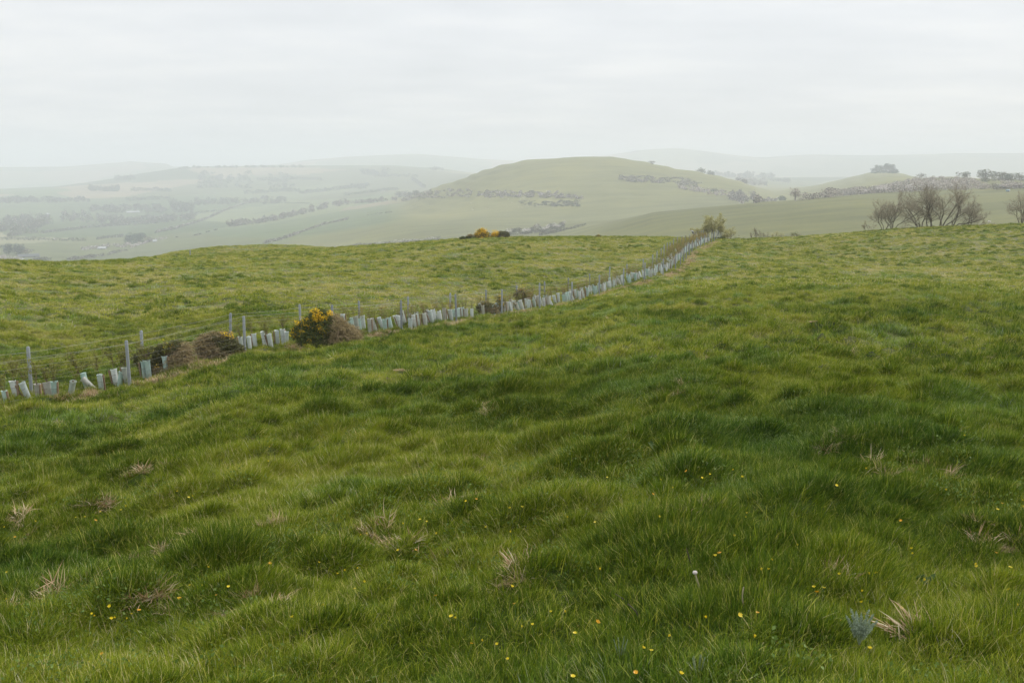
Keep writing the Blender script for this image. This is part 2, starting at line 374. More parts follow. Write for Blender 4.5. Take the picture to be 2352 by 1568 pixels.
for nm, rs, cs, lb in (('valley_slopes', far_i[:ih0 + 1], CALL, 'green fields sloping down just beyond the pasture crest'),
                       ('valley_floor', far_i[ih0:ih1 + 1], np.arange(0, c0 + 1), 'hazy valley fields left of the round hill'),
                       ('hill', far_i[ih0:ih1 + 1], np.arange(c0, c1 + 1), 'broad flat-topped grassy hill in the middle distance'),
                       ('knoll', far_i[ih0:ih1 + 1], np.arange(c1, NA), 'grassy knoll behind the scrubby slope on the right'),
                       ('far_valley', far_i[ih1:ir0 + 1], CALL, 'hazy valley and field ridge behind the round hill'),
                       ('distant_ridge', far_i[ir0:], CALL, 'palest far ridge along the horizon')):
    tag(grid(nm, rs, cs, v_mat, False, fieldcol), lb, 'hill', kind='structure')

# ------------------------------------------------------------------ where the dead tufts lie
def gnear(u, v):
    a, t = pix(u, v); a = float(a); t = float(t); rr = np.exp(np.linspace(math.log(2), math.log(120), 2500)); x = rr * math.sin(a); y = rr * math.cos(a); z = gz(x, y); h = np.nonzero(z >= CAM_H + t * rr)[0]; k = h[0] if len(h) else len(rr) - 1
    return float(x[k]), float(y[k]), float(z[k]), float(rr[k])
TUFTS = [(540, 1412, 120, 'arch', 'largest arching straw tuft, lower left of the turf'), (905, 1245, 80, 'flat', 'flattened pinkish straw tuft left of centre'), (375, 1270, 66, 'flat', 'low straw tuft above and left of the largest straw tuft'), (345, 1378, 52, 'flat', 'small reddish straw tuft just left of the largest straw tuft'),
         (325, 1086, 54, 'flat', 'orange-tan straw patch in the left turf, below the dying gorse'), (40, 1190, 88, 'flat', 'wide brown straw patch at the left edge'), (1175, 1335, 92, 'flat', 'tangled straw tuft at the bottom centre'), (2300, 1262, 120, 'flat', 'large brown flattened straw heap at the right edge'),
         (1605, 1173, 56, 'flat', 'pinkish straw tuft right of centre'), (2100, 1064, 54, 'flat', 'straw tuft in the right turf above the flowers'), (1940, 1008, 52, 'arch', 'grey-brown straw tuft on a dark tussock, right of centre'), (2262, 822, 46, 'arch', 'bristling greyish straw tuft far up the right side'), (970, 1080, 120, 'tall', 'tall pale green tuft in the middle of the turf'),
         (560, 1194, 58, 'arch', 'greenish straw tuft above the largest straw tuft'), (640, 1205, 44, 'flat', 'faint straw tuft right of the greenish one'), (150, 978, 38, 'arch', 'bristly straw tuft under the left end of the fence'), (610, 908, 58, 'flat', 'low straw tuft below the dying gorse bushes'), (895, 881, 62, 'flat', 'tan straw patch below the flowering gorse, right side'),
         (1870, 740, 38, 'flat', 'small reddish straw patch high on the right slope'), (2162, 744, 30, 'arch', 'small reddish straw knob at the upper right'), (1510, 914, 46, 'arch', 'straw knob in the turf right of centre, mid height'), (105, 1378, 50, 'flat', 'faint brown straw patch at lower left'), (632, 836, 74, 'arch', 'nest-like straw tuft between the dying gorse and flowering gorse'),
         (708, 862, 52, 'flat', 'pale flattened straw just below the flowering gorse'), (928, 852, 58, 'flat', 'thin straw streak right of the flowering gorse foot'), (60, 1255, 48, 'flat', 'brown straw patch just below the wide one at the left edge'), (835, 1235, 40, 'flat', 'small pinkish straw patch left of the flattened pinkish one'), (1105, 940, 40, 'flat', 'small straw patch at mid height near the centre'), (1625, 830, 44, 'flat', 'brown straw smudge on the mid right slope'), (2045, 1110, 60, 'tall', 'pale green tuft right of the mid turf'), (2010, 1070, 54, 'tall', 'pale green tuft beside the right straw tuft'),
         (255, 1158, 30, 'flat', 'tiny straw patch below the orange-tan one')]
TPOS = [gnear(t[0], t[1]) for t in TUFTS]; TRAD = [t[2] * p[3] / FPX for t, p in zip(TUFTS, TPOS)]
def clear_of_tufts(x, y):
    k = np.ones(len(x), bool)
    for t, p, w in zip(TUFTS, TPOS, TRAD):
        if t[3] != 'tall': k &= ((x - p[0]) / (w * .42)) ** 2 + ((y - p[1] + .25 * w) / (w * .55)) ** 2 > .05 + .65 * rng.random(len(x))
    return k
# ------------------------------------------------------------------ grass
m_grass, nt, out = newmat('grass_blades')
tn = nd(nt, 'ShaderNodeAttribute', attribute_name='tone')
dr = nd(nt, 'ShaderNodeAttribute', attribute_name='dry', attribute_type='INSTANCER'); lu = nd(nt, 'ShaderNodeAttribute', attribute_name='hue', attribute_type='INSTANCER')
fac = math_(nt, 'ADD', math_(nt, 'MULTIPLY', tn.outputs['Fac'], .62), math_(nt, 'MULTIPLY', dr.outputs['Fac'], .62))
col = ramp(nt, fac, [(.0, (.026, .055, .004)), (.22, (.100, .158, .007)), (.42, (.26, .30, .016)), (.6, (.38, .375, .046)), (.78, (.44, .39, .11)), (.95, (.58, .49, .26))])
col = mixc(nt, lu.outputs['Fac'], col, mixc(nt, 1.0, col, (.66, .90, 1.5), 'MULTIPLY'))
surf(nt, out, col, .6, .08, .22)
m_straw, nt, out = newmat('straw')
tn = nd(nt, 'ShaderNodeAttribute', attribute_name='tone')
surf(nt, out, ramp(nt, tn.outputs['Fac'], [(0, (.24, .145, .07)), (.35, (.42, .28, .155)), (.7, (.55, .42, .25)), (1, (.66, .58, .42))]), .6, .2, .2)

def clumps(name, k, n, rad, l0, l1, w0, w1, seg, mat, lean=(.05, .55), curve=(.2, 1.3), tones=None, seed=0):
    c = bpy.data.collections.new(name)
    for i in range(k):
        g = np.random.default_rng(seed + i); mb = MB()
        rr = rad * g.random(n) ** .7; an = g.random(n) * 2 * math.pi
        base = np.stack([rr * np.cos(an), rr * np.sin(an), np.full(n, -.010)], 1)
        L = l0 + (l1 - l0) * g.random(n) ** 1.6; W = w0 + (w1 - w0) * g.random(n)
        az = np.where(g.random(n) < .72, an + g.normal(0, .55, n), g.normal(.25, .9, n))
        le = lean[0] + (lean[1] - lean[0]) * g.random(n) * (.35 + .9 * rr / rad); cu = curve[0] + (curve[1] - curve[0]) * g.random(n) ** 1.5
        tone = np.clip(g.normal(.42, .16, n), 0, 1) if tones is None else tones(g, n)
        dead = g.random(n) < .08
        if tones is None: tone[dead] = 1.05 + .35 * g.random(dead.sum()); L[dead] *= 1.2
        blades(mb, base, L, W, az, le, cu, 0, tone, seg)
        o = bpy.data.objects.new(name + '_clump', mb.mesh(name + '_clump', mat, True, 'tone')); c.objects.link(o)
    return c
near_c = clumps('near', 14, 64, .075, .03, .105, .0021, .0038, 4, m_grass, seed=100)
mid_c = clumps('mid', 10, 70, .13, .045, .13, .0045, .0075, 3, m_grass, seed=200)
far_c = clumps('far', 8, 66, .30, .05, .14, .014, .026, 2, m_grass, seed=300)
straw_c = clumps('straw', 5, 90, .16, .08, .24, .006, .012, 3, m_straw, (.3, 1.1), (.4, 1.4), lambda g, n: g.random(n), 400)
def scatter(name, pts, rot, scl, idx, dry, hue, coll, label, cat, kind='stuff'):
    me = bpy.data.meshes.new(name); n = len(pts); me.vertices.add(n); me.vertices.foreach_set('co', np.asarray(pts, np.float32).ravel())
    for k, t, d in (('rot', 'FLOAT_VECTOR', rot), ('scl', 'FLOAT_VECTOR', scl), ('idx', 'INT', idx), ('dry', 'FLOAT', dry), ('hue', 'FLOAT', hue)):
        A = me.attributes.new(k, t, 'POINT'); A.data.foreach_set('vector' if t == 'FLOAT_VECTOR' else 'value', np.ascontiguousarray(d, np.int32 if t == 'INT' else np.float32).ravel())
    o = link(name, me); tag(o, label, cat, kind=kind)
    ng = bpy.data.node_groups.new(name, 'GeometryNodeTree')
    ng.interface.new_socket('Geometry', in_out='INPUT', socket_type='NodeSocketGeometry'); ng.interface.new_socket('Geometry', in_out='OUTPUT', socket_type='NodeSocketGeometry')
    gi = ng.nodes.new('NodeGroupInput'); go = ng.nodes.new('NodeGroupOutput'); ip = ng.nodes.new('GeometryNodeInstanceOnPoints'); ci = ng.nodes.new('GeometryNodeCollectionInfo')
    ci.inputs['Collection'].default_value = coll; ci.inputs['Separate Children'].default_value = True; ci.inputs['Reset Children'].default_value = True
    def na(k, t):
        x = ng.nodes.new('GeometryNodeInputNamedAttribute'); x.data_type = t; x.inputs['Name'].default_value = k; return x.outputs['Attribute']
    L = ng.links.new
    L(gi.outputs[0], ip.inputs['Points']); L(ci.outputs[0], ip.inputs['Instance']); ip.inputs['Pick Instance'].default_value = True
    L(na('idx', 'INT'), ip.inputs['Instance Index']); L(na('rot', 'FLOAT_VECTOR'), ip.inputs['Rotation']); L(na('scl', 'FLOAT_VECTOR'), ip.inputs['Scale']); L(ip.outputs[0], go.inputs[0])
    md = o.modifiers.new('scatter', 'NODES'); md.node_group = ng
    return o
def sect(n, r0, r1, half=34):
    r = np.sqrt(r0 * r0 + (r1 * r1 - r0 * r0) * rng.random(n)); a = R(half) * (2 * rng.random(n) - 1); return r * np.sin(a), r * np.cos(a)
def onslope(x, y, n, k=.8):
    e = .06; z0 = gz(x, y); nx = -(gz(x + e, y) - z0) / e * k + rng.normal(.12, .14, n); ny = -(gz(x, y + e) - z0) / e * k + rng.normal(0, .13, n)
    l = np.sqrt(nx * nx + ny * ny + 1)
    return np.stack([-np.arcsin(ny / l), np.arctan2(nx, 1), np.zeros(n)], 1)
def turf(name, coll, k, x, y, s0, label, tallk=1.0):
    k_ = rng.random(len(x)) < np.clip(2.5 * fbm(x / .32, y / .32, 77, 2) - .40 + .35 * tuss(x, y), .70, 1); k_ &= clear_of_tufts(x, y); x = x[k_]; y = y[k_]; n = len(x); t = tuss(x, y); tr = terr(x, y); r = np.hypot(x, y); d = dryness(x, y)
    h = .50 + .80 * t * tallk + .5 * (fbm(x / .9, y / .9, 190, 2) - .4) + .3 * (tr - .45)
    h = np.clip(h, .80, 2.0) * s0 * np.exp(rng.normal(-.04, .30, n)); w = (.9 + .4 * rng.random(n)) * (.95 + .2 * t)
    rot = onslope(x, y, n)
    hue = np.clip((fbm(x / 1.7, y / 1.7, 210, 2) - .52) * 3.2, 0, 1)
    return scatter(name, np.stack([x, y, gz(x, y)], 1), rot, np.stack([w, w, h], 1), rng.integers(0, k, n), np.clip(d + rng.normal(0, .12, n), -.3, 1), np.clip(hue + rng.normal(0, .25, n), 0, 1), coll, label, 'grass')
# fence path (used to keep it and the strip inside it apart)
FP = [(u, y) for u, y, v in FENCE if -250 < u <= 1641] + [(1650, 133), (1656, 142)]
fpx = np.array([(u - CU) / FPX * y for u, y in FP]); fpy = np.array([y for u, y in FP], float)
st0 = fpy <= 73                                              # the straight run
fpx[st0] = -21.1 + .451 * fpy[st0]
fs = np.concatenate([[0], np.cumsum(np.hypot(np.diff(fpx), np.diff(fpy)))])
def path(s, off=0.0):
    """point on the fence line at arc length s, off metres to its far side"""
    x = np.interp(s, fs, fpx); y = np.interp(s, fs, fpy)
    x2 = np.interp(s + .5, fs, fpx) - np.interp(s - .5, fs, fpx); y2 = np.interp(s + .5, fs, fpy) - np.interp(s - .5, fs, fpy); l = np.hypot(x2, y2) + 1e-9
    return x - y2 / l * off, y + x2 / l * off
def s_at_y(y): return float(np.interp(y, fpy, fs))
x, y = sect(100000, 2.2, 15.5); turf('grass', near_c, 12, x, y, 1.0, 'long deep green grass nearest the camera')
x, y = sect(60000, 2.4, 13); q = terr(x, y) + .25 * tuss(x, y) < .47; turf('grass', near_c, 14, x[q], y[q], .85, 'grass filling the hollows between the nearest tufts')
x, y = sect(95000, 14.0, 46); turf('grass', mid_c, 10, x, y, 1.0, 'tussocky green grass across the middle of the slope')
x, y = sect(120000, 43, 165); turf('grass', far_c, 8, x, y, .95, 'short paler grass covering the far part of the pasture')
# long tussocks left standing along the crest
def crest_r(x, y): return np.interp(np.arctan2(x, y), az, ar)
u_ = np.concatenate([rng.uniform(0, 330, 260), rng.uniform(960, 1480, 260), rng.uniform(760, 960, 70), rng.uniform(2050, 2352, 90)])
a_ = pix(u_, np.full(len(u_), 560))[0]; r_ = np.interp(a_, az, ar) - np.abs(rng.normal(0, 3, len(u_))); x = r_ * np.sin(a_); y = r_ * np.cos(a_); n = len(x)
scatter('grass', np.stack([x, y, gz(x, y)], 1), np.stack([rng.normal(0, .1, n), rng.normal(.1, .1, n), rng.normal(0, .7, n)], 1), np.stack([np.full(n, .9)] * 2 + [1.6 + 1.2 * rng.random(n)], 1),
        rng.integers(0, 8, n), np.full(n, .12), rng.random(n) * .4, far_c, 'fringe of longer greener grass along the pasture crest', 'grass')
# rank dark tussocks standing out of the shorter grass
def tussocks(n, r0, r1, coll, k, sw, sh, lb):
    x, y = sect(n, r0, r1); q = fbm(x / 4.5, y / 4.5, 270, 3) + .25 * rng.random(n) > .60; q &= clear_of_tufts(x, y); x = x[q]; y = y[q]; m = len(x)
    J = 5; x = np.repeat(x, J) + rng.normal(0, .24 * sw, m * J) * CE; y = np.repeat(y, J) + rng.normal(0, .11 * sw, m * J); h = np.repeat(sh * np.exp(rng.normal(0, .25, m)), J) * rng.uniform(.75, 1.15, m * J); d = np.repeat(rng.normal(-.20 if r1 < 50 else -.06, .07, m), J); u = np.repeat(rng.random(m), J)
    scatter('grass', np.stack([x, y, gz(x, y)], 1), onslope(x, y, len(x)), np.stack([np.full(len(x), .85 * sw)] * 2 + [h], 1), rng.integers(0, k, len(x)), d, u * .7, coll, lb, 'grass')
tussocks(1200, 4, 17, near_c, 14, .9, 1.65, 'dark rank tussocks among the nearest grass')
tussocks(1900, 15, 48, mid_c, 10, .9, 1.9, 'dark rank tussocks across the middle of the slope')
tussocks(6500, 44, 135, far_c, 8, .75, 1.65, 'small dark tussocks dotting the far pasture')
# greener ungrazed strip between the two fences
n = 7000; s_ = rng.uniform(0, fs[-1], n); x, y = path(s_, rng.uniform(-.1, 1.9, n))
scatter('grass', np.stack([x, y, gz(x, y)], 1), np.stack([rng.normal(0, .12, n), rng.normal(.1, .12, n), rng.normal(0, .7, n)], 1), np.stack([np.full(n, .8)] * 2 + [.5 + .5 * rng.random(n)], 1),
        rng.integers(0, 5, n), np.clip(rng.normal(.06, .06, n), 0, 1), rng.random(n) * .5, mid_c, 'ungrazed green grass strip under the row of tree tubes', 'grass')
# band of dead grass along the foot of the fence
n = 1500; s_ = rng.uniform(s_at_y(31), s_at_y(122), n); x, y = path(s_, rng.normal(-.42, .16, n)); k = fbm(s_ / 1.6, s_ * 0, 230, 2) > .36; x = x[k]; y = y[k]; n = len(x)
scatter('dry_grass', np.stack([x, y, gz(x, y)], 1), np.stack([rng.normal(0, .25, n), rng.normal(0, .25, n), rng.uniform(0, 6.3, n)], 1), np.stack([np.full(n, .9)] * 2 + [.6 + .5 * rng.random(n)], 1),
        rng.integers(0, 5, n), np.zeros(n), np.zeros(n), straw_c, 'tan band of dead grass along the foot of the fence', 'dry grass')
n = 260; s_ = rng.uniform(s_at_y(19), s_at_y(31), n); x, y = path(s_, rng.normal(-.7, .3, n)); k = fbm(s_ / 1.1, s_ * 0, 231, 2) > .42; x = x[k]; y = y[k]; n = len(x)
scatter('dry_grass', np.stack([x, y, gz(x, y)], 1), np.stack([rng.normal(0, .25, n), rng.normal(0, .25, n), rng.uniform(0, 6.3, n)], 1), np.stack([np.full(n, 1.)] * 2 + [.7 + .5 * rng.random(n)], 1),
        rng.integers(0, 5, n), np.zeros(n), np.zeros(n), straw_c, 'brown tussocky bank of dead grass below the left end of the fence', 'dry grass')
# pale dead wisps scattered through the turf
n = 420; x, y = sect(n, 4, 60); k = fbm(x / 3, y / 3, 240, 2) > .5; x = x[k]; y = y[k]; n = len(x)
scatter('dry_grass', np.stack([x, y, gz(x, y)], 1), np.stack([rng.normal(0, .3, n), rng.normal(0, .3, n), rng.uniform(0, 6.3, n)], 1), np.stack([.4 + .4 * rng.random(n)] * 2 + [.3 + .3 * rng.random(n)], 1),
        rng.integers(0, 5, n), np.zeros(n), np.zeros(n), straw_c, 'small pale wisps of dead grass scattered through the turf', 'dry grass')
# ------------------------------------------------------------------ fences
m_post = plain('weathered_post', (.19, .21, .22), (.34, .37, .38), 9, .75, .2, sc=(3, 3, .5))
m_wire, nt, out = newmat('galvanised_wire'); surf(nt, out, (.34, .34, .30), .6, .2)
def post_mesh(h, r, round_top=False):
    mb = MB(); z = np.array([-.3, 0, h * .5, h - .03, h]); rad = np.array([r * 1.05, r * 1.03, r, r * .97, r * .75])
    if round_top: z = np.array([-.3, 0, h * .5, h - .05, h - .02, h]); rad = np.array([r, r, r, r * 1.05, r * .85, r * .4])
    tube(mb, np.stack([0 * z, 0 * z + .002 * np.sin(z * 9), z], 1), rad, 10)
    return mb.mesh('post', m_post)
def fence(name, off, s_list, hts, wires, label, top, vis):
    x0, y0 = path(s_list[0], off); root = empty(name, (float(x0), float(y0), G(float(x0), float(y0))))
    tag(root, label, 'fence', 'wire fences either side of the tree tubes')
    meshes = [post_mesh(h, .042, top) for h in hts]
    P = []
    for i, s in enumerate(s_list):
        x, y = path(s, off); x = float(x); y = float(y)
        p = link('post', meshes[(i * 7) % len(meshes)], root, (x - root.location.x, y - root.location.y, G(x, y) - root.location.z))
        p.rotation_euler = (rng.normal(0, .02), rng.normal(0, .025), rng.uniform(0, 6))
        P.append((x, y))
    S = np.concatenate([np.linspace(s_list[i], s_list[i + 1], 5)[:-1] for i in range(len(s_list) - 1)] + [[s_list[-1]]])
    X, Y = path(S, off - .05); Z = gz(X, Y)
    for i in range(len(s_list) - 1):                            # wires run straight between posts, a little slack
        a, b = 4 * i, 4 * i + 4
        for q in (1, 2, 3): Z[a + q] = Z[a] + (Z[b] - Z[a]) * q / 4
    L = np.array(root.location)
    for h, r in wires:
        sag = np.array([0 if i % 4 == 0 else -.012 for i in range(len(S))])
        mb = MB(); tube(mb, np.stack([X, Y, Z + h + sag], 1) - L, r, 4, cap=False); mb.build('wire', m_wire, root)
    return root, P
s25 = s_at_y(25.0)
sl = [s25 + 4.55 * k for k in range(-2, 60) if 0 < s25 + 4.55 * k < fs[-1] - .5]
front_posts = fence('wire_fence', 0, sl, [1.24, 1.28, 1.2, 1.26], [(1.17, .0032), (.98, .0024), (.80, .0015), (.62, .0013), (.44, .0013), (.27, .0013), (.12, .0013)],
                    'nearer wire fence of grey posts running in front of the tree tubes', False, 0)[1]
s24 = s_at_y(23.66) 
sb = [s24 + 3.75 * k for k in range(-1, 80) if 0 < s24 + 3.75 * k < fs[-1] - 6]
fence('wire_fence', 1.8, sb, [1.15, 1.22, 1.18], [(1.08, .0030), (.86, .0024), (.62, .0018), (.4, .0018)], 'farther wire fence of grey posts standing behind the tree tubes', True, 0)

# ------------------------------------------------------------------ tree tubes with stakes and saplings
def tubemat(name, a, b):
    m, nt, out = newmat(name); oi = nd(nt, 'ShaderNodeObjectInfo'); tc = nd(nt, 'ShaderNodeTexCoord')
    c = ramp(nt, oi.outputs['Random'], [(0, a), (.75, b), (1, (.50, .48, .42))])
    c = mixc(nt, math_(nt, 'MULTIPLY', noise(nt, 6, 4, stretch(nt, tc.outputs['Object'], (2, 2, .6))), .6), c, (.74, .72, .62), 'MULTIPLY')
    sz = nd(nt, 'ShaderNodeSeparateXYZ'); nt.links.new(tc.outputs['Object'], sz.inputs[0])
    soil = math_(nt, 'MULTIPLY', ramp(nt, noise(nt, 14, 4, tc.outputs['Object']), [(.35, (0, 0, 0)), (.65, (1, 1, 1))]), ramp(nt, sz.outputs[2], [(.05, (.9, .9, .9)), (.30, (.12, .12, .12))]))
    c = mixc(nt, math_(nt, 'MULTIPLY', soil, .7), c, (.22, .24, .13))
    surf(nt, out, c, .45, .3, .32); return m
m_tubeg = tubemat('green_plastic_tube', (.50, .68, .65), (.62, .77, .76)); m_tubew = tubemat('pale_plastic_tube', (.66, .74, .75), (.80, .84, .85))
m_stake = plain('stake_wood', (.16, .11, .065), (.30, .22, .14), 12, .8, .15, sc=(4, 4, .6))
m_twig = leafmat('sapling_twig', (.10, .07, .04), (.17, .12, .07), 0, .8)
m_spring = leafmat('spring_leaf', (.20, .23, .045), (.34, .33, .08), .35)
m_ochre = leafmat('ochre_leaf', (.28, .21, .065), (.40, .33, .11), .35)
def tube_mesh(k, mat):
    g = np.random.default_rng(500 + k); mb = MB(); n = 12; h = .52; an = np.arange(n) / n * 2 * math.pi
    sq = 1 + .10 * np.cos(2 * an + k) + .06 * np.cos(3 * an + 2 * k)
    prof = [(-.06, .066), (0, .066), (.2, .07), (.4, .073), (h - .03, .076), (h, .086)]
    V = []
    for z, r in prof: V.append(np.stack([np.cos(an) * r * sq, np.sin(an) * r * sq * .85, np.full(n, z) + (.012 * np.sin(an * 2 + k) if z == h else 0)], 1))
    for z, r in prof[::-1]: r -= .003; V.append(np.stack([np.cos(an) * r * sq, np.sin(an) * r * sq * .85, np.full(n, z) + (.012 * np.sin(an * 2 + k) if z == h else 0)], 1))
    V = np.concatenate(V); m = 2 * len(prof); i = np.arange(m - 1)[:, None] * n; j = np.arange(n)[None]; j2 = (j + 1) % n
    mb.add(V, np.stack([i + j, i + j2, i + n + j2, i + n + j], -1).reshape(-1, 4)); return mb.mesh('tube', mat)
tg = [tube_mesh(k, m_tubeg) for k in range(4)]; tw = [tube_mesh(k, m_tubew) for k in range(5)]
def stake_mesh(k):
    mb = MB(); h = .50; w = .020
    V = [(sx * w, sy * w, z) for z in (-.12, h - .015) for sx, sy in ((-1, -1), (1, -1), (1, 1), (-1, 1))] + [(sx * w * .8, sy * w * .8, h) for sx, sy in ((-1, -1), (1, -1), (1, 1), (-1, 1))]
    F = [(a + b, a + (b + 1) % 4, a + 4 + (b + 1) % 4, a + 4 + b) for a in (0, 4) for b in range(4)] + [(8, 9, 10, 11)]
    mb.add(V, F)
    an = np.arange(8) / 8 * 2 * math.pi                       # cable tie
    tube(mb, np.stack([.09 * np.cos(an) - .085, .09 * np.sin(an), 0 * an + .30], 1)[[0, 1, 2, 3, 4, 5, 6, 7, 0]], .004, 4, 1, False)
    return mb.mesh('stake', [m_stake, m_twig])
stk = [stake_mesh(0)]
def sapling_mesh(k, h, nb, leafm, nl):
    g = np.random.default_rng(600 + k); mb = MB(); pts = []
    for b in range(nb):
        a = g.uniform(0, 6.3); out_ = g.uniform(.03, .28) * h; z0 = .35 + g.random() * .25
        t = np.linspace(0, 1, 5); p = np.stack([np.cos(a) * out_ * t ** 1.2 + g.normal(0, .012, 5), np.sin(a) * out_ * t ** 1.2 + g.normal(0, .012, 5), z0 + (h - z0) * (.6 + .4 * g.random()) * t], 1)
        p[0, :2] = 0; tube(mb, p, np.linspace(.006, .0025, 5), 3, 0, False)
        for j in range(6):
            q = p[g.integers(1, 5)]; d = rdir(1, g)[0] * g.uniform(.05, .16); d[2] = abs(d[2]) * .8
            tube(mb, np.stack([q, q + d * .5 + g.normal(0, .008, 3), q + d]), [.003, .0022, .0015], 3, 0, False)
            pts += [q + d * f + g.normal(0, .012, 3) for f in g.random(nl) if q[2] > .5]
    cards(mb, np.array(pts), g.uniform(.022, .048, len(pts)), 1, .6, g)
    return mb.mesh('sapling', [m_twig, leafm])
sap = [sapling_mesh(k, 1.0, 7, m_spring, 14) for k in range(4)]
sapo = [sapling_mesh(10 + k, 1.05, 5, m_ochre, 9) for k in range(3)]
sapg = [sapling_mesh(20 + k, 1.05, 5, m_spring, 8) for k in range(3)]
TUBES = []
def tree_tube(x, y, lean, turn, sc, mesh, sapm, stake, hsap=1.0):
    """lean: top leans left (+) in the photo; turn: small fore-and-aft lean"""
    z = G(x, y); r = empty('tree_guard', (x, y, z)); r.rotation_euler = (turn, -lean, rng.normal(0, .15)); 
    t = link('tube', mesh, r); t.scale = (sc[0], sc[0], sc[1]); t.rotation_euler = (0, 0, rng.uniform(0, 6))
    if stake:
        s = link('stake', stk[0], r, (.088 * (1 if rng.random() < .5 else -1), rng.normal(0, .03), 0)); s.rotation_euler = (rng.normal(0, .05) - turn * .6, lean * .6, 0 if s.location.x > 0 else math.pi)
        s.scale = (1, 1, sc[1] * 1.02)
    if sapm is not None:
        s = link('sapling', sapm, r); s.rotation_euler = (-turn * .7, lean * .7, rng.uniform(0, 6)); s.scale = (hsap,) * 3
    TUBES.append((x, y, lean, r, mesh in tg)); return r
def tube_xy(u, off=.9):
    X = (u - CU) / FPX; k = np.linspace(2, fs[-1], 4000); px, py = path(k, off); i = int(np.argmin(abs(px / py - X))); return float(px[i]), float(py[i])
NEARLIST = [(-14, .15, 'g', 1), (9, .14, 'w', 1), (36, .28, 'w', 1), (59, -.05, 'g', 1), (89, .14, 'w', 1), (100, .0, 'g', 1), (136, -.27, 'g', 1), (176, .25, 'g', 0), (196, .72, 'w', 0), (211, .07, 'g', 1), (246, .15, 'w', 1), (252, -.2, 'g', 0), (271, .1, 'g', 1),
            (313, .05, 'g', 1), (326, .05, 'g', 0), (366, .08, 'g', 1), (470, .1, 'g', 1), (547, .08, 'w', 1), (563, .05, 'w', 0), (577, .12, 'w', 1), (600, .14, 'w', 1), (615, .13, 'w', 1), (629, .02, 'w', 1), (642, .05, 'w', 1), (650, .0, 'w', 0)]
for i, (u, lean, c, st) in enumerate(NEARLIST):
    x, y = tube_xy(u, .75 + .35 * ((i * 5) % 3 - 1) * .6)
    tree_tube(x, y, lean, rng.normal(0, .06), (1.0 + .12 * rng.random(), .74 + .1 * rng.random() if u < 300 else .95 + .1 * rng.random()), (tg if c == 'g' else tw)[i % 4], sap[i % 4] if u < 330 and lean < .5 else (sap[i % 4] if i % 2 else None), st, .95 + .2 * rng.random())
s = s_at_y(34.3); k = 0
gaps = [(s_at_y(44.3), s_at_y(45.2)), (s_at_y(53.5), s_at_y(54.0))]
s_end = s_at_y(121)
while s < s_end:
    if not any(a < s < b for a, b in gaps):
        off = .55 if k % 2 else 1.05
        x, y = path(s + rng.normal(0, .05), off + rng.normal(0, .07)); x = float(x); y = float(y)
        far_ = y > 58
        sm = None
        if y < 120: sm = (sapg if rng.random() < .72 else sapo)[k % 3]
        if y > 84: sm = sapo[k % 3] if rng.random() < .6 else sapg[k % 3]
        tree_tube(x, y, float(np.clip(rng.normal(.17, .12), -.2, .55)), rng.normal(.02, .08), (1.1 + .2 * rng.random(), .98 + .2 * rng.random()), tw[k % 5] if rng.random() < .8 else tg[k % 4], sm, rng.random() < (.7 if not far_ else .3),
                  (.95 + .25 * rng.random()) * (.9 if y < 78 else 1.1))
    k += 1; s += .24 + .09 * rng.random() if y < 60 else .30 + .11 * rng.random()
ORD = ['first', 'second', 'third', 'fourth', 'fifth', 'sixth', 'seventh', 'eighth', 'ninth', 'tenth', 'eleventh', 'twelfth', 'thirteenth', 'fourteenth', 'fifteenth', 'sixteenth', 'seventeenth', 'eighteenth', 'nineteenth', 'twentieth',
       'twenty-first', 'twenty-second', 'twenty-third', 'twenty-fourth', 'twenty-fifth', 'twenty-sixth', 'twenty-seventh', 'twenty-eighth', 'twenty-ninth', 'thirtieth']
FU = sorted(CU + FPX * x / y for x, y in front_posts); FU = [u for u in FU if u > 0]
def lean_word(l): return 'sharply left-leaning' if l > .45 else 'left-leaning' if l > .13 else 'right-leaning' if l < -.1 else 'upright'
bays = {}
for t in TUBES: bays.setdefault(int(np.searchsorted(FU, CU + FPX * t[0] / t[1])), []).append(t)
for b, ts in bays.items():
    ts.sort(key=lambda t: t[0] / t[1])
    for i, t in enumerate(ts):
        where = 'left of the first front post' if b == 0 else 'right of the %s front post' % ORD[b - 1]
        tag(t[3], '%s %s tree tube, %s tube %s' % (lean_word(t[2]), 'green' if t[4] else 'pale', ORD[min(i, 29)], where), 'tree tube', 'plastic tree tubes planted in a row between the fences')

# ------------------------------------------------------------------ gorse
m_gorse = leafmat('gorse_green', (.055, .075, .018), (.130, .150, .040), .2)
m_gorse2 = leafmat('gorse_olive', (.075, .085, .030), (.16, .15, .055), .15)
m_yel = leafmat('gorse_flower', (.72, .43, .012), (.85, .62, .03), .3)
m_dead = leafmat('dead_gorse', (.24, .19, .09), (.45, .365, .20), .3, .85)
m_stem = plain('gorse_stem', (.20, .15, .09), (.38, .29, .19), 12, .85, .1)
def spikes(mb, P, L, w, m, g, n_per, up=.5, droop=0):
    n = len(P) * n_per; B = np.repeat(P, n_per, 0) + g.normal(0, .03, (n, 3)); d = rdir(n, g); d[:, 2] = d[:, 2] * .8 + up; d /= np.linalg.norm(d, axis=1)[:, None]
    s = np.cross(d, rdir(n, g)); s /= np.linalg.norm(s, axis=1)[:, None] + 1e-9; l = L * (.5 + g.random(n))[:, None]; ww = w * (.6 + .8 * g.random(n))[:, None]
    mid = B + d * l * .55 + np.array([0, 0, -droop * .3]) * l; tip = B + d * l + np.array([0, 0, -droop]) * l
    V = np.stack([B - s * ww * .4, B + s * ww * .4, mid + s * ww * .5, tip, mid - s * ww * .5], 1).reshape(-1, 3)
    mb.add(V, np.arange(5 * n).reshape(-1, 5), m)
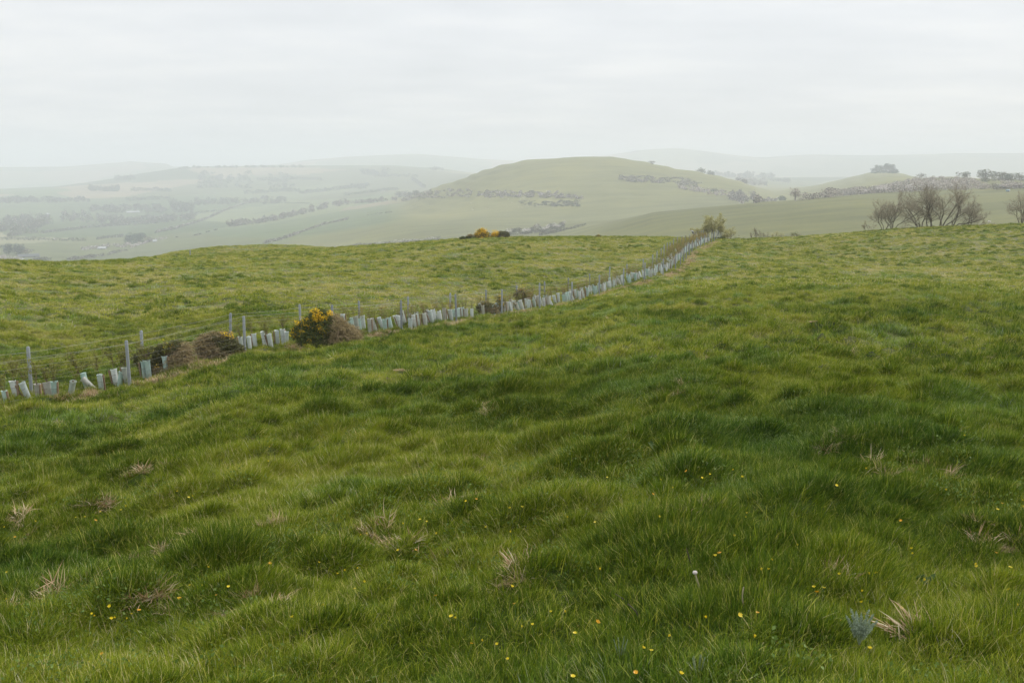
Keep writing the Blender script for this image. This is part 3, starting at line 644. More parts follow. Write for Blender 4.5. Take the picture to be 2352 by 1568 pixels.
def lobes(L, n, g, shell=.65):
    """points filling a set of (x, y, z, rx, ry, rz) lobes, denser near their skins"""
    L = np.array(L, float); vol = np.prod(L[:, 3:], 1) ** .8; k = g.choice(len(L), n, p=vol / vol.sum()); d = rdir(n, g); r = shell + (1 - shell) * g.random(n) ** .7; r = np.where(g.random(n) < .25, g.random(n) ** .5, r)
    P = L[k, :3] + d * L[k, 3:] * r[:, None]; P[:, 2] = np.abs(P[:, 2]); return P
def stems(mb, L, g, n, r0=.018, m=0):
    for i in range(n):
        l = L[g.integers(0, len(L))]; e = np.array(l[:3]) + g.normal(0, .35, 3) * np.array(l[3:]); e[2] = abs(e[2]) + .1
        b = np.array([l[0] * .5 + g.normal(0, .1), l[1] * .5 + g.normal(0, .08), -.05]); t = np.linspace(0, 1, 5)[:, None]
        p = b + (e - b) * t + g.normal(0, .05, (5, 3)) * (t > 0) * (t < 1); tube(mb, p, np.linspace(r0, r0 * .4, 5), 5, m)
def gorse(u, dist, label, live, dead, flowers, nlive, ndead, nfl, leaf=m_gorse, seed=0, scl=1.0, group=None, off=None):
    g = np.random.default_rng(seed)
    if off is None: x, y, z = on(u, dist)
    else: x, y = tube_xy(u, off); z = G(x, y)
    root = empty('gorse_bush', (x, y, z)); tag(root, label, 'gorse bush', group)
    mb = MB(); stems(mb, live + dead, g, 14 if nlive + ndead > 1500 else 6); mb.build('stem', m_stem, root)
    if nlive: mb = MB(); spikes(mb, lobes(live, nlive, g), .10 * scl, .022 * scl, 0, g, 5); mb.build('foliage', leaf, root)
    if ndead:
        mb = MB(); P = lobes(dead, ndead, g, .5); spikes(mb, P, .13 * scl, .014 * scl, 0, g, 5, .1, .5)
        for i in range(min(330, ndead // 5)):
            q = P[g.integers(0, len(P))]; d = rdir(1, g)[0] * g.uniform(.15, .5) * scl; d[2] -= .05
            t = np.linspace(0, 1, 4)[:, None]; tube(mb, q + d * t + np.array([0, 0, -.25]) * t * t * np.linalg.norm(d) + g.normal(0, .02, (4, 3)), [.006, .006, .005, .003], 3, 1, False)
        mb.build('dead_branches', [m_dead, m_stem], root)
    if nfl:
        mb = MB(); F = np.array(flowers, float); k = g.integers(0, len(F), nfl); P = F[k, :3] + g.normal(0, 1, (nfl, 3)) * F[k, 3:4]; P[:, 2] = np.maximum(P[:, 2], .05)
        cards(mb, P, g.uniform(.03, .065, nfl) * scl, 0, .9, g); mb.build('flowers', m_yel, root)
    return root
# the flowering bush in front of the fence: x to the right, z up (1 frame unit here = 1/70 m)
gorse(735, 31.6, 'round gorse bush with bright yellow flowers and a dead brown right half',
      [(-.62, 0, .55, .40, .4, .35), (-.25, 0, .78, .42, .45, .42), (-.3, -.25, .35, .5, .4, .32), (.1, -.1, .6, .4, .45, .5), (.05, -.3, .25, .5, .35, .25), (-.1, .1, 1.05, .28, .3, .22)],
      [(.45, -.05, .62, .45, .5, .45), (.8, -.1, .45, .42, .45, .38), (.35, -.25, .3, .4, .35, .3), (.30, .1, .92, .3, .3, .24), (1.15, -.15, .14, .32, .3, .13)],
      [(-.92, -.2, .62, .07), (-.85, -.25, .55, .06), (-.75, -.2, .62, .06), (-.62, -.3, .60, .06), (-.6, -.2, .95, .07), (-.45, -.25, .98, .06), (-.42, -.3, .80, .07), (-.3, -.1, 1.22, .06), (-.15, -.1, 1.25, .06), (-.1, -.2, 1.16, .05), (-.2, -.25, 1.0, .05),
       (.05, -.25, 1.08, .06), (.18, -.35, .64, .07), (.1, -.4, .62, .04), (-.38, -.45, .36, .05), (-.5, -.4, .27, .05), (-.25, -.4, .5, .05), (-.05, -.4, .8, .05), (.25, -.2, 1.22, .04), (-.2, -.3, 1.1, .06), (-.8, -.1, .85, .06), (-.05, -.3, 1.0, .07), (.0, -.35, .72, .06)],
      2600, 2500, 1300, seed=1)
gorse(372, 27, 'larger dying gorse bush behind the wires right of the nearest grey post', [(-.45, 0, 0.396, .45, .35, 0.27), (-.2, .1, 0.66, .4, .35, 0.225), (.15, .1, 0.836, .28, .3, 0.18), (-.7, .05, 0.528, .3, .3, 0.18)],
      [(.35, -.1, 0.44, .4, .4, 0.378), (.45, 0, 0.836, .2, .25, 0.18), (.1, -.2, 0.22, .55, .35, 0.198), (.6, -.15, 0.22, .4, .35, 0.198)], [(.02, -.15, 1.02, .05), (.15, -.1, .92, .04), (-.22, -.3, .42, .04)], 1150, 1400, 40, m_gorse2, 2, off=.7)
gorse(483, 28, 'smaller dying gorse bush between the larger dying one and the flowering one', [(.35, 0, 0.44, .3, .35, 0.252), (.1, .1, 0.616, .35, .3, 0.162), (.55, 0, 0.308, .3, .3, 0.18)],
      [(-.3, 0, 0.484, .35, .35, 0.342), (0, -.1, 0.308, .5, .35, 0.225), (.6, -.1, 0.176, .4, .3, 0.162), (.1, .1, 0.748, .4, .25, 0.108)], [(.4, -.1, .82, .06), (.52, -.1, .80, .05), (.3, -.1, .84, .05)], 800, 1150, 60, m_gorse2, 3, off=.7)
def crest_pt(u, back=0):
    a = float(pix(u, 545)[0]); return float(np.interp(a, az, ar)) + back
CG = 'gorse clumps on the far crest'
gorse(1106, crest_pt(1106, -3), 'rounded gorse bush on the crest covered in orange-yellow flower', [(-.3, 0, .35, .6, .5, .35), (.3, 0, .4, .7, .5, .4), (0, 0, .75, .45, .4, .35)], [], [(-.6, -.3, .4, .16), (-.1, -.3, .9, .2), (.3, -.4, .6, .22), (.6, -.4, .35, .2), (-.2, -.4, .5, .2), (.1, -.3, 1.05, .12), (.0, -.5, .1, .12), (-.4, -.4, .7, .2), (.4, -.4, .9, .15)], 1000, 0, 1500, m_gorse, 4, 1.8, CG)
gorse(1147, crest_pt(1147, -3), 'grey-green gorse bush on the crest, yellow only on its left side', [(.2, 0, .4, .6, .5, .4), (.75, 0, .35, .45, .5, .38), (-.5, 0, .3, .5, .4, .3)], [(.4, -.2, .3, .4, .3, .2)], [(-.55, -.3, .6, .18), (-.25, -.3, .65, .16), (-.8, -.3, .45, .12), (-.5, -.4, .4, .2)], 900, 200, 800, m_gorse2, 5, 1.8, CG)
gorse(1074, crest_pt(1074, -3), 'low dark green gorse mound on the crest, left of the orange-yellow one', [(-.4, 0, .1, .6, .4, .2), (.4, 0, .15, .6, .4, .22)], [(.3, 0, .5, .3, .2, .15)], [], 700, 80, 0, m_gorse, 6, 1.8, CG)
gorse(1375, crest_pt(1375, -1), 'tiny orange-flowered gorse bush alone on the crest', [(0, 0, .1, .35, .3, .16)], [], [(0, -.1, .22, .12)], 160, 0, 60, m_gorse2, 7, 1.5, CG)
# low brambles and gorse in the hedge row itself
gorse(1117, 45, 'dark bramble clump filling the gap in the pale tree tubes', [(0, 0, .3, .5, .35, .25)], [(.1, -.1, .25, .45, .3, .2)], [], 420, 220, 0, m_gorse2, 8, off=.8)
gorse(1150, 46.5, 'thin gorse sprig with orange flowers beside a front post', [(0, 0, .5, .18, .2, .4)], [], [(0, -.1, .55, .07), (0, -.1, .75, .06), (.03, -.1, .92, .06)], 120, 0, 60, m_gorse2, 9, off=.4)
gorse(1200, 49, 'reddish gorse bush rising above the tubes behind the bramble gap', [(0, 0, .6, .5, .3, .3)], [(0, 0, .75, .4, .3, .25)], [(0, -.1, .9, .2)], 260, 160, 40, m_gorse2, 10, off=1.5)
# ------------------------------------------------------------------ bare trees and shrubs on the crest
m_bark = plain('bark', (.11, .10, .072), (.20, .185, .14), 7, .9, .1, sc=(1, 1, .4))
m_btwig = plain('fine_twigs', (.25, .215, .155), (.36, .32, .24), 3, .9, .05)
m_olive = leafmat('willow_leaf', (.34, .33, .13), (.54, .50, .24), .4)
m_olive2 = leafmat('shrub_leaf', (.10, .12, .035), (.24, .24, .075), .35)
def grow(g, p, d, L, r, lev, maxlev, wood, twig, ends, up=.25, spread=.75, wig=.26, kids=(5, 6, 7, 5)):
    n = 5; P = [p]; dd = d.copy()
    for i in range(n - 1):
        dd = dd + g.normal(0, wig, 3) + np.array([0, 0, up * .35]); dd /= np.linalg.norm(dd); P.append(P[-1] + dd * L / (n - 1))
    P = np.array(P); rad = np.linspace(r, r * (.55 if lev < maxlev else .35), n)
    tube(twig if lev >= maxlev - 1 else wood, P, rad, 6 if lev == 0 else 4 if lev == 1 else 3, 0, False)
    if lev == maxlev: ends.append(P); return
    for k in range(kids[lev]):
        t = .3 + .7 * (k + g.random()) / kids[lev] if lev else .22 + .78 * (k + g.random()) / kids[lev]; f = t * (n - 1); i = min(int(f), n - 2); q = P[i] + (P[i + 1] - P[i]) * (f - i)
        base = P[i + 1] - P[i]; base /= np.linalg.norm(base); s = rdir(1, g)[0]; s -= base * s.dot(base); s /= np.linalg.norm(s) + 1e-9
        nd_ = base + s * spread * g.uniform(.5, 1.2) + np.array([0, 0, up]); nd_ /= np.linalg.norm(nd_)
        grow(g, q, nd_, L * g.uniform(.42, .68) * (1.1 - .35 * t), max(rad[i] * .47, .0065), lev + 1, maxlev, wood, twig, ends, up, spread, wig, kids)
def bare_tree(u, dist, stems_, label, group, seed, L, r, name='bare_tree', cat='tree', leaf=None, nleaf=0, kids=(5, 6, 6, 5), maxlev=3, up=.25, mats=None, lsize=.07, spread=.75):
    g = np.random.default_rng(seed); x, y, z = on(u, dist); root = empty(name, (x, y, z - .05)); tag(root, label, cat, group)
    wood, twig, ends = MB(), MB(), []
    for k, (dx, lean, sc) in enumerate(stems_):
        d = np.array([math.sin(lean), g.normal(0, .22), math.cos(lean)]); grow(g, np.array([dx, g.normal(0, .1), -.1]), d / np.linalg.norm(d), L * sc, r * (.7 + .5 * sc) * .8, 0, maxlev, wood, twig, ends, up, spread, .26, kids)
    wood.build('trunk', m_bark if mats is None else mats[0], root); twig.build('twigs', m_btwig if mats is None else mats[1], root)
    if leaf is not None:
        E = np.concatenate(ends); k = g.integers(0, len(E), nleaf); mb = MB(); cards(mb, E[k] + g.normal(0, .11, (nleaf, 3)), g.uniform(.6, 1.3, nleaf) * lsize, 0, .6, g); mb.build('crown', leaf, root)
    return root
def cr(u, back=0): return crest_pt(u, back)
TG = 'bare trees in a clump behind the right-hand crest'
bare_tree(2032, cr(2032, 1), [(-.1, -.75, .8), (0, -.35, .95), (.1, .0, 1), (.1, -.55, .85)], 'low fan-shaped bare tree at the left end of the bare clump', TG, 11, 3.1, .045, kids=(7, 9, 9, 5), spread=.9, up=.2)
bare_tree(2051, cr(2051, 1), [(-.1, -.15, .9), (0, .1, 1), (.1, .45, 1.15), (.1, .65, 1.2), (0, -.3, .8)], 'bare tree with many straight stems fanning right, second of the bare clump', TG, 12, 3.2, .045, kids=(7, 9, 9, 5), spread=.9, up=.2)
bare_tree(2114, cr(2114, 2), [(-.2, -.95, 1.1), (0, -.1, 1.15), (.2, .25, 1.0), (-.1, -.5, 1.05)], 'bare tree throwing a long crooked limb to the left', TG, 13, 3.5, .075, kids=(7, 9, 9, 5), spread=1.1, up=.2)
bare_tree(2139, cr(2139, 2), [(-.3, -.2, 1.1), (0, .12, 1.25), (.25, -.05, 1.2), (.1, .35, 1.05)], 'tallest bare tree, three upright trunks mid clump', TG, 14, 3.7, .075, kids=(7, 9, 9, 5), spread=1.1, up=.2)
bare_tree(2163, cr(2163, 2), [(-.2, -.25, 1.1), (0, .4, 1.25), (.2, .12, 1.1), (.1, .65, 1.1)], 'thick bare tree forking low, right of the tallest', TG, 15, 3.6, .08, kids=(7, 9, 9, 5), spread=1.1, up=.2)
bare_tree(2189, cr(2189, 2), [(0, .45, 1.2), (.1, .85, 1.1), (-.1, .1, 1.0), (.1, 1.1, .9)], 'bare tree leaning out to the right in the clump', TG, 16, 3.4, .07, kids=(7, 9, 9, 5), spread=1.1, up=.2)
bare_tree(2226, cr(2226, 2), [(0, .1, .85), (.2, .85, 1.0), (.1, 1.2, .8)], 'short spreading bare tree at the right end of the bare clump', TG, 17, 2.6, .055, kids=(7, 9, 9, 5), spread=1.1, up=.2)
bare_tree(2346, cr(2346, 2), [(0, -.45, 1.), (.1, -.1, 1.1), (0, -1.15, .8), (.2, .3, 1.1)], 'bare tree cut off by the right edge, apart from the clump', TG, 18, 2.9, .06, kids=(7, 9, 9, 5), spread=1.1, up=.2)
bare_tree(1996, cr(1996, 1), [(-.2, -.3, .6), (.1, .1, .7), (.3, .4, .6), (-.5, -.5, .5)], 'small wispy leafless bush left of the bare clump', None, 19, 1.6, .02, name='bare_shrub', cat='shrub', kids=(5, 5, 5, 4))
SG = 'shrubs along the crest right of the fence end'
bare_tree(1637, cr(1637, 2), [(-.4, -.7, .8), (-.2, -.3, .95), (0, .0, 1.05), (.2, .3, 1.1), (.3, .6, 1.1), (.4, .95, .8)], 'largest olive-yellow willow bush standing at the fence end', SG, 21, 2.2, .05, 'shrub', 'shrub', m_olive, 9500, (6, 6, 5, 3), 3, .35, lsize=.15)
bare_tree(1676, cr(1676, 2), [(0, -.2, .8), (.05, .25, 1.0), (.15, .6, 1.1)], 'olive-yellow bush leaning right beside the largest willow bush', SG, 22, 1.15, .04, 'shrub', 'shrub', m_olive, 1000, (4, 5, 4, 3), 3, .35, lsize=.11)
bare_tree(1738, cr(1738, 2), [(-.3, -.5, .8), (-.1, -.15, 1.1), (.1, .1, 1.1), (.4, .4, .9), (.8, .5, .9), (1.0, .8, .8)], 'dark twiggy leafless bush alone on the crest', SG, 23, 1.0, .03, 'shrub', 'shrub', m_olive2, 260, (6, 6, 5, 4), 3, .3, lsize=.07)
bare_tree(1783, cr(1783, 2), [(-.1, -.3, .8), (0, .1, 1.0), (.1, .45, 1.1)], 'small upright vase-shaped olive bush on the crest', SG, 24, .72, .025, 'shrub', 'shrub', m_olive, 420, (4, 4, 4, 3), 3, .4, lsize=.09)
bare_tree(1797, cr(1797, 2), [(-.2, -.6, .7), (.1, .5, .8), (.3, .8, .7)], 'lowest greyish bush, just right of the vase-shaped one', SG, 25, .45, .02, 'shrub', 'shrub', m_olive2, 200, (4, 4, 4, 3), 3, .3, lsize=.08)
bare_tree(1827, cr(1827, 2), [(-.4, -.5, .8), (-.1, -.2, 1), (.1, .2, 1), (.4, .5, .9)], 'rounded olive bush rightmost of the crest shrubs', SG, 26, .58, .022, 'shrub', 'shrub', m_olive2, 500, (4, 5, 4, 3), 3, .35, lsize=.09)
bare_tree(1698, cr(1698, 1), [(-.4, -.5, .7), (0, 0, .8), (.4, .5, .7)], 'low green bush between the willow bushes and the twiggy one', SG, 27, .5, .02, 'shrub', 'shrub', m_olive2, 300, (4, 4, 4, 3), 3, .35, lsize=.09)
gorse(1654, cr(1654, -1), 'low dark green bush at the foot of the willow bushes', [(-.3, 0, .1, .5, .4, .2), (.3, 0, .12, .5, .4, .2)], [], [], 420, 0, 0, m_gorse, 28, 1.6, CG)

# ------------------------------------------------------------------ far hedges, woods, trees, farms
m_hedge = leafmat('bare_hedge', (.12, .113, .095), (.205, .19, .16), .4, .9)
m_green = leafmat('green_hedge', (.085, .11, .05), (.15, .175, .085), .4, .9)
m_ever = leafmat('evergreen', (.05, .085, .07), (.09, .125, .10), .4, .9)
m_bloss = leafmat('blossom', (.50, .46, .44), (.80, .76, .75), .3, .9)
m_pink = leafmat('bare_scrub', (.35, .305, .26), (.50, .44, .385), .45, .9)
VEG = [m_hedge, m_green, m_ever, m_bloss, m_pink]
def mixm(g, n, mix): return g.choice(len(mix), n, p=np.array(mix) / sum(mix))
def vcards(mb, P, size, mix, g):
    m = mixm(g, len(P), mix)
    for k in range(len(mix)):
        if (m == k).any(): cards(mb, P[m == k], size[m == k], k, .9, g)
def hedge(pts, h, label, mix=(1, .3, 0, 0, 0), seed=0, name='hedge', cat='hedge', wid=1.6, dens=1.0, top=None, kind=None, group='hedges in the hazy valley', rmin=250, gap=0):
    g = np.random.default_rng(seed); W_ = np.array([at(u, v, rmin)[:2] for u, v in pts]); L = np.hypot(*np.diff(W_, axis=0).T); S = np.concatenate([[0], np.cumsum(L)]); rm = float(np.hypot(*W_.mean(0)))
    cs = max(.3, rm * .00085); n = min(26000, int(S[-1] * h / cs ** 2 * 3.2 * dens) + 30); s = g.random(n) * S[-1]
    if gap: s = s[fbm(s / 14, s * 0, seed + 300, 2) > gap]; n = len(s)
    x = np.interp(s, S, W_[:, 0]) + g.normal(0, wid * .4, n); y = np.interp(s, S, W_[:, 1]) + g.normal(0, wid * .4, n)
    hh = h * (.45 + 1.1 * fbm(s / 9, s * 0, seed, 3)); t = g.random(n) ** .8; P = np.stack([x, y, gz(x, y) + hh * t], 1)
    mb = MB(); size = cs * g.uniform(.8, 1.7, n)
    if top is None: vcards(mb, P, size, mix, g)
    else:
        hi = (t > .55) & (fbm(s / 12, s * 0, seed + 9, 2) > .38); vcards(mb, P[~hi], size[~hi], mix, g); vcards(mb, P[hi], size[hi] * .8, top, g)
    c = P.mean(0); c[2] = G(c[0], c[1]); mb.v = [v - c for v in mb.v]
    o = mb.build(name, VEG, smooth_=False); o.location = c; return tag(o, label, cat, group if kind is None else None, kind)
def tree_points(g, n, w, h, shape='round'):
    if shape == 'round': L = [(g.normal(0, w * .17), g.normal(0, w * .16), h * g.uniform(.12, .74), w * g.uniform(.22, .34), w * .3, h * g.uniform(.18, .27)) for k in range(10)]
    elif shape == 'pine': L = [(g.normal(0, w * .2), g.normal(0, w * .1), h * g.uniform(.45, .9), w * g.uniform(.22, .36), w * .25, h * g.uniform(.10, .17)) for k in range(9)]
    else: L = [(g.normal(0, w * .2), g.normal(0, w * .2), h * g.uniform(.25, .6), w * g.uniform(.22, .34), w * .3, h * g.uniform(.2, .36)) for k in range(7)]
    return lobes(L, n, g, .5)
def far_tree(u, v, hpx, wpx, label, mix, seed, shape='round', name='tree', cat='tree', group='trees dotted about the hazy hills', rmin=250, dens=1.0, bare=False):
    x, y, z, r = at(u, v, rmin); h = hpx * r / FPX; w = wpx * r / FPX; g = np.random.default_rng(seed); root = empty(name, (x, y, z - .1)); tag(root, label, cat, group)
    cs = max(.25, r * .00085); n = int(min(7000, max(120, w * h / cs ** 2 * 3.0 * dens)))
    if shape != 'bush':
        mb = MB(); tube(mb, [(0, 0, -.3), (w * .02, 0, h * .25), (-.01 * w, .02 * w, h * .55), (.03 * w, 0, h * .8)], [h * .035, h * .027, h * .018, h * .008], 6)
        for k in range(6 if not bare else 14):
            d = rdir(1, g)[0]; d[2] = abs(d[2]) + .4; z0 = h * g.uniform(.2, .5); q = np.array([0, 0, z0]); e = q + d / np.linalg.norm(d) * np.array([w * .5, w * .5, h * .42]); tube(mb, [q, q * .4 + e * .6 + g.normal(0, .03 * w, 3), e], [h * .014, h * .009, h * .004], 4)
        mb.build('trunk', m_bark, root)
    mb = MB(); P = tree_points(g, n, w, h, shape); vcards(mb, P, cs * g.uniform(.7, 1.5, n), mix, g); mb.build('crown', VEG, root, False); return root
def wood(spots, label, mix, seed, rmin=250, shape='round', name='wood', cat='wood', dens=1.0):
    """a far-off wood that reads as one mass"""
    g = np.random.default_rng(seed); mb = MB()
    for (u, v, hp, wp) in spots:
        x, y, z, r = at(u, v, rmin); h = hp * r / FPX * g.uniform(.75, 1.15); w = wp * r / FPX; cs = max(.28, r * .00085); n = int(min(1500, max(50, w * h / cs ** 2 * 2.3 * dens)))
        P = tree_points(g, n, w, h, shape) + np.array([x, y, z - .1]); vcards(mb, P, cs * g.uniform(.8, 1.6, n), mix, g)
    o = mb.build(name, VEG, smooth_=False); return tag(o, label, cat, kind='stuff')
def band(u0, u1, vtop, vbot, n, hp, wp, seed):
    """tree bases spread between two lines of the frame"""
    g = np.random.default_rng(seed); u = g.uniform(u0, u1, n); t = g.random(n)
    vt = np.interp(u, [p[0] for p in vtop], [p[1] for p in vtop]); vb = np.interp(u, [p[0] for p in vbot], [p[1] for p in vbot])
    return [(a, b, hp * g.uniform(.7, 1.2), wp * g.uniform(.7, 1.3)) for a, b in zip(u, vt + (vb - vt) * t)]
BR = (1, .15, 0, .02, .25); GR = (.4, 1, .15, 0, 0); EV = (.05, .1, 1, 0, 0); PK = (.25, .06, 0, .16, 1); BL = (.3, .1, 0, 1, .5)
# nearer valley hedges
hedge([(0, 551), (110, 552), (200, 554)], 3.6, 'long level dark hedge above the two round trees at far left', (1, .5, .1, .03, 0), 1)
hedge([(222, 551), (250, 547), (285, 544)], 3.6, 'short hedge just left of the dark evergreen pair', (1, .4, 0, .08, 0), 2)
hedge([(357, 536), (401, 526), (456, 510), (505, 489), (540, 476), (565, 468), (598, 465)], 4.2, 'hedge climbing right from the evergreens, white with blossom midway', BR, 3, top=(.7, .2, 0, .35, .2))
hedge([(598, 467), (655, 467), (711, 468)], 2.0, 'thin dark hedge along the top of the ochre field', (1, .3, .1, 0, 0), 4)
hedge([(605, 560), (646, 550), (697, 533), (748, 515), (800, 504)], 2.6, 'pale hedge running up the smooth slope left of the hill', (1, .3, 0, .25, .2), 5)
hedge([(752, 515), (800, 503), (868, 490), (900, 488)], 1.0, 'faint low hedge continuing the pale one up the slope', (1, .3, 0, .1, .3), 6, dens=.5, gap=.45)
hedge([(401, 546), (440, 543), (470, 536), (500, 528)], 1.8, 'broken low hedge below the ochre field', (1, .3, 0, .05, .1), 7, gap=.45)
hedge([(184, 525), (240, 521), (303, 516)], 4.2, 'hedge on the pale strip field, middle left', (1, .3, 0, .02, .1), 8)
hedge([(95, 536), (140, 531), (184, 526)], 3.8, 'hedge joining the pale strip field from lower left', (1, .3, 0, .02, .1), 9)
hedge([(18, 544), (50, 538), (88, 535)], 4.4, 'short thick hedge at the left edge above the long level one', (1, .3, 0, .02, .1), 10)
hedge([(398, 500), (450, 491), (503, 485)], 3.6, 'hedge curving along the lower edge of the ochre field', (1, .3, 0, .04, .1), 11)
hedge([(752, 575), (820, 567), (880, 561), (950, 556), (1011, 551)], 2.6, 'dark hedge showing just above the crest left of the gorse', (1, .4, 0, .06, 0), 12, top=(.5, .1, 0, .6, .1))
hedge([(1164, 541), (1200, 538), (1250, 532), (1297, 522)], 5.2, 'thick hedge topped with white blossom behind the crest gorse', (1, .3, .1, .02, 0), 13, top=(.25, .1, 0, 1, .1), wid=2.2)
hedge([(1240, 541), (1290, 531), (1345, 519)], 2.0, 'thin dark hedge closing the valley under the blossom-topped hedge', (1, .3, .1, 0, 0), 14)
# middle left woods
wood(band(524, 800, [(524, 520), (620, 508), (720, 484), (800, 468)], [(524, 523), (620, 510), (720, 487), (800, 470)], 90, 16, 11, 20), 'purplish-brown strip of bare wood on the ochre slope', (1, .05, 0, .03, .35), 20)
wood(band(752, 910, [(752, 470), (910, 459)], [(752, 473), (910, 462)], 40, 10, 10, 21), 'line of bare trees running to the foot of the hill', BR, 21)
wood(band(136, 445, [(136, 492), (300, 508), (445, 500)], [(136, 516), (300, 519), (445, 507)], 110, 16, 13, 22), 'broad belt of hazy bare trees across the middle left valley', (1, .2, .05, .03, .1), 22)
wood(band(0, 112, [(0, 508), (112, 505)], [(0, 540), (112, 526)], 60, 19, 14, 23), 'dense mass of bare trees at the left edge of the valley', (1, .2, .1, .02, .1), 23)
wood(band(204, 392, [(204, 478), (392, 476)], [(204, 490), (392, 492)], 70, 13, 12, 24), 'hazy wood beyond the tree belt, middle left', (1, .25, .1, 0, .1), 24)
wood(band(0, 206, [(0, 461), (206, 459)], [(0, 467), (206, 466)], 70, 11, 11, 25), 'far tree line along the flat valley at left', (1, .4, .15, 0, 0), 25, rmin=2300)
wood(band(390, 445, [(390, 470), (445, 476)], [(390, 488), (445, 490)], 40, 14, 12, 26), 'dark combe wood under the ridge, left of centre', (1, .4, .2, 0, 0), 26)
wood(band(450, 655, [(450, 462), (655, 456)], [(450, 472), (655, 468)], 70, 10, 11, 27), 'hazy wood along the valley bottom below the ridge', (1, .3, .1, 0, 0), 27)
RW = 2750
wood(band(205, 272, [(205, 434), (272, 436)], [(205, 440), (272, 440)], 30, 13, 12, 28), 'wood on the shoulder of the far ridge at left', GR, 28, rmin=RW)
wood(band(270, 308, [(270, 412), (308, 409)], [(270, 415), (308, 413)], 14, 10, 11, 29), 'small hazy copse on the skyline shoulder at left', GR, 29, rmin=RW)
wood(band(445, 578, [(445, 400), (578, 398)], [(490, 434), (560, 436)], 70, 9, 12, 30), 'triangular hanging wood on the face of the far ridge', GR, 30, rmin=RW)
wood(band(620, 674, [(620, 400), (674, 404)], [(620, 440), (674, 440)], 40, 9, 11, 31), 'second hanging wood on the far ridge, right of the triangular one', GR, 31, rmin=RW)
wood(band(410, 700, [(410, 388), (450, 385), (700, 384)], [(410, 390), (450, 386), (700, 385)], 44, 6, 9, 32), 'row of tiny hazy trees along the far ridge top', GR, 32, rmin=RW)
wood(band(831, 894, [(831, 392), (894, 388)], [(831, 404), (894, 404)], 34, 8, 11, 33), 'hazy wood below the ridge top near the round hill', GR, 33, rmin=RW)
wood(band(786, 846, [(786, 428), (846, 424)], [(786, 436), (846, 434)], 28, 7, 11, 34), 'hazy copse midway down the slope left of the round hill', GR, 34, rmin=2400)
wood(band(914, 960, [(914, 448), (960, 444)], [(914, 456), (960, 452)], 26, 11, 12, 35), 'dark wood tucked against the left foot of the round hill', (1, .4, .2, 0, .1), 35, rmin=1300)
wood(band(985, 1020, [(985, 387), (1020, 390)], [(985, 390), (1020, 393)], 12, 7, 10, 36), 'clump of hazy trees on the ridge just left of the hill', GR, 36, rmin=RW)
for i, (p, lb) in enumerate([([(300, 440), (345, 438), (394, 440)], 'hazy hedge below the ridge shoulder at left'), ([(590, 416), (660, 412), (740, 414)], 'faint hedge across the upper ridge face'), ([(690, 446), (760, 438), (840, 428)], 'faint hedge rising right across the ridge slope'),
                              ([(946, 414), (960, 422), (975, 432)], 'short diagonal hedge beside the hill top'), ([(790, 450), (850, 443), (915, 437)], 'faint hedge line just above the bare tree line'), ([(860, 407), (920, 406), (960, 408)], 'faint level hedge high on the ridge near the hill'), ([(290, 462), (340, 460), (392, 458)], 'hazy hedge above the middle left wood'), ([(560, 446), (640, 440), (690, 441)], 'hazy hedge under the hanging woods')]):
    hedge(p, 9 if i != 4 else 6, lb, GR, 50 + i, rmin=2400, wid=4)
for i, (u, v, hp, wp, lb) in enumerate([(851, 466, 13, 11, 'bare round-headed tree in the line left of the hill'), (877, 464, 15, 13, 'mushroom-shaped bare tree nearest the foot of the hill'), (834, 467, 9, 8, 'small bare tree left of the round-headed one')]):
    far_tree(u, v, hp, wp, lb, BR, 60 + i, rmin=1300)
# lower left farmland
far_tree(20, 585, 27, 30, 'broad dark evergreen at far left, left of its twin', EV, 70, rmin=500, dens=1.6)
far_tree(48, 585, 27, 25, 'dark round evergreen at far left, right of its twin', EV, 71, rmin=500, dens=1.6)
far_tree(66, 585, 17, 24, 'brownish bare bush leaning on the right evergreen twin', BR, 72, 'bush', 'shrub', 'shrub', rmin=500)
far_tree(299, 560, 25, 28, 'dark evergreen beside the farm cluster, left of its pair', EV, 73, rmin=500, dens=1.6)
far_tree(320, 558, 28, 26, 'dark evergreen beside the farm cluster, taller of its pair', EV, 74, rmin=500, dens=1.6)
far_tree(343, 557, 18, 24, 'hazy bare tree right of the evergreen pair', BR, 75, rmin=500)
wood(band(188, 300, [(188, 571), (300, 560)], [(188, 576), (300, 568)], 34, 8, 12, 76), 'pale scrub with blossom beside the low farm buildings', (.6, .1, 0, .5, .5), 76, rmin=500, shape='bush')
wood(band(160, 290, [(160, 594), (230, 588), (290, 574)], [(160, 598), (230, 591), (290, 577)], 34, 7, 13, 77), 'thick grey scrub sloping up behind the left crest', (1, .2, 0, .03, .1), 77, rmin=500, shape='bush')
wood(band(70, 112, [(70, 595), (112, 597)], [(70, 599), (112, 600)], 12, 8, 14, 78), 'green-grey scrub just above the crest at left', (.8, .6, 0, 0, 0), 78, rmin=500, shape='bush')
wood(band(0, 40, [(0, 594), (40, 594)], [(0, 601), (40, 600)], 16, 10, 14, 79), 'pinkish bare scrub in the lower left corner of the valley', PK, 79, rmin=500, shape='bush')
hedge([(300, 570), (330, 560), (360, 552), (385, 549)], 3.0, 'blossoming hedge right of the farm cluster', BL, 80)
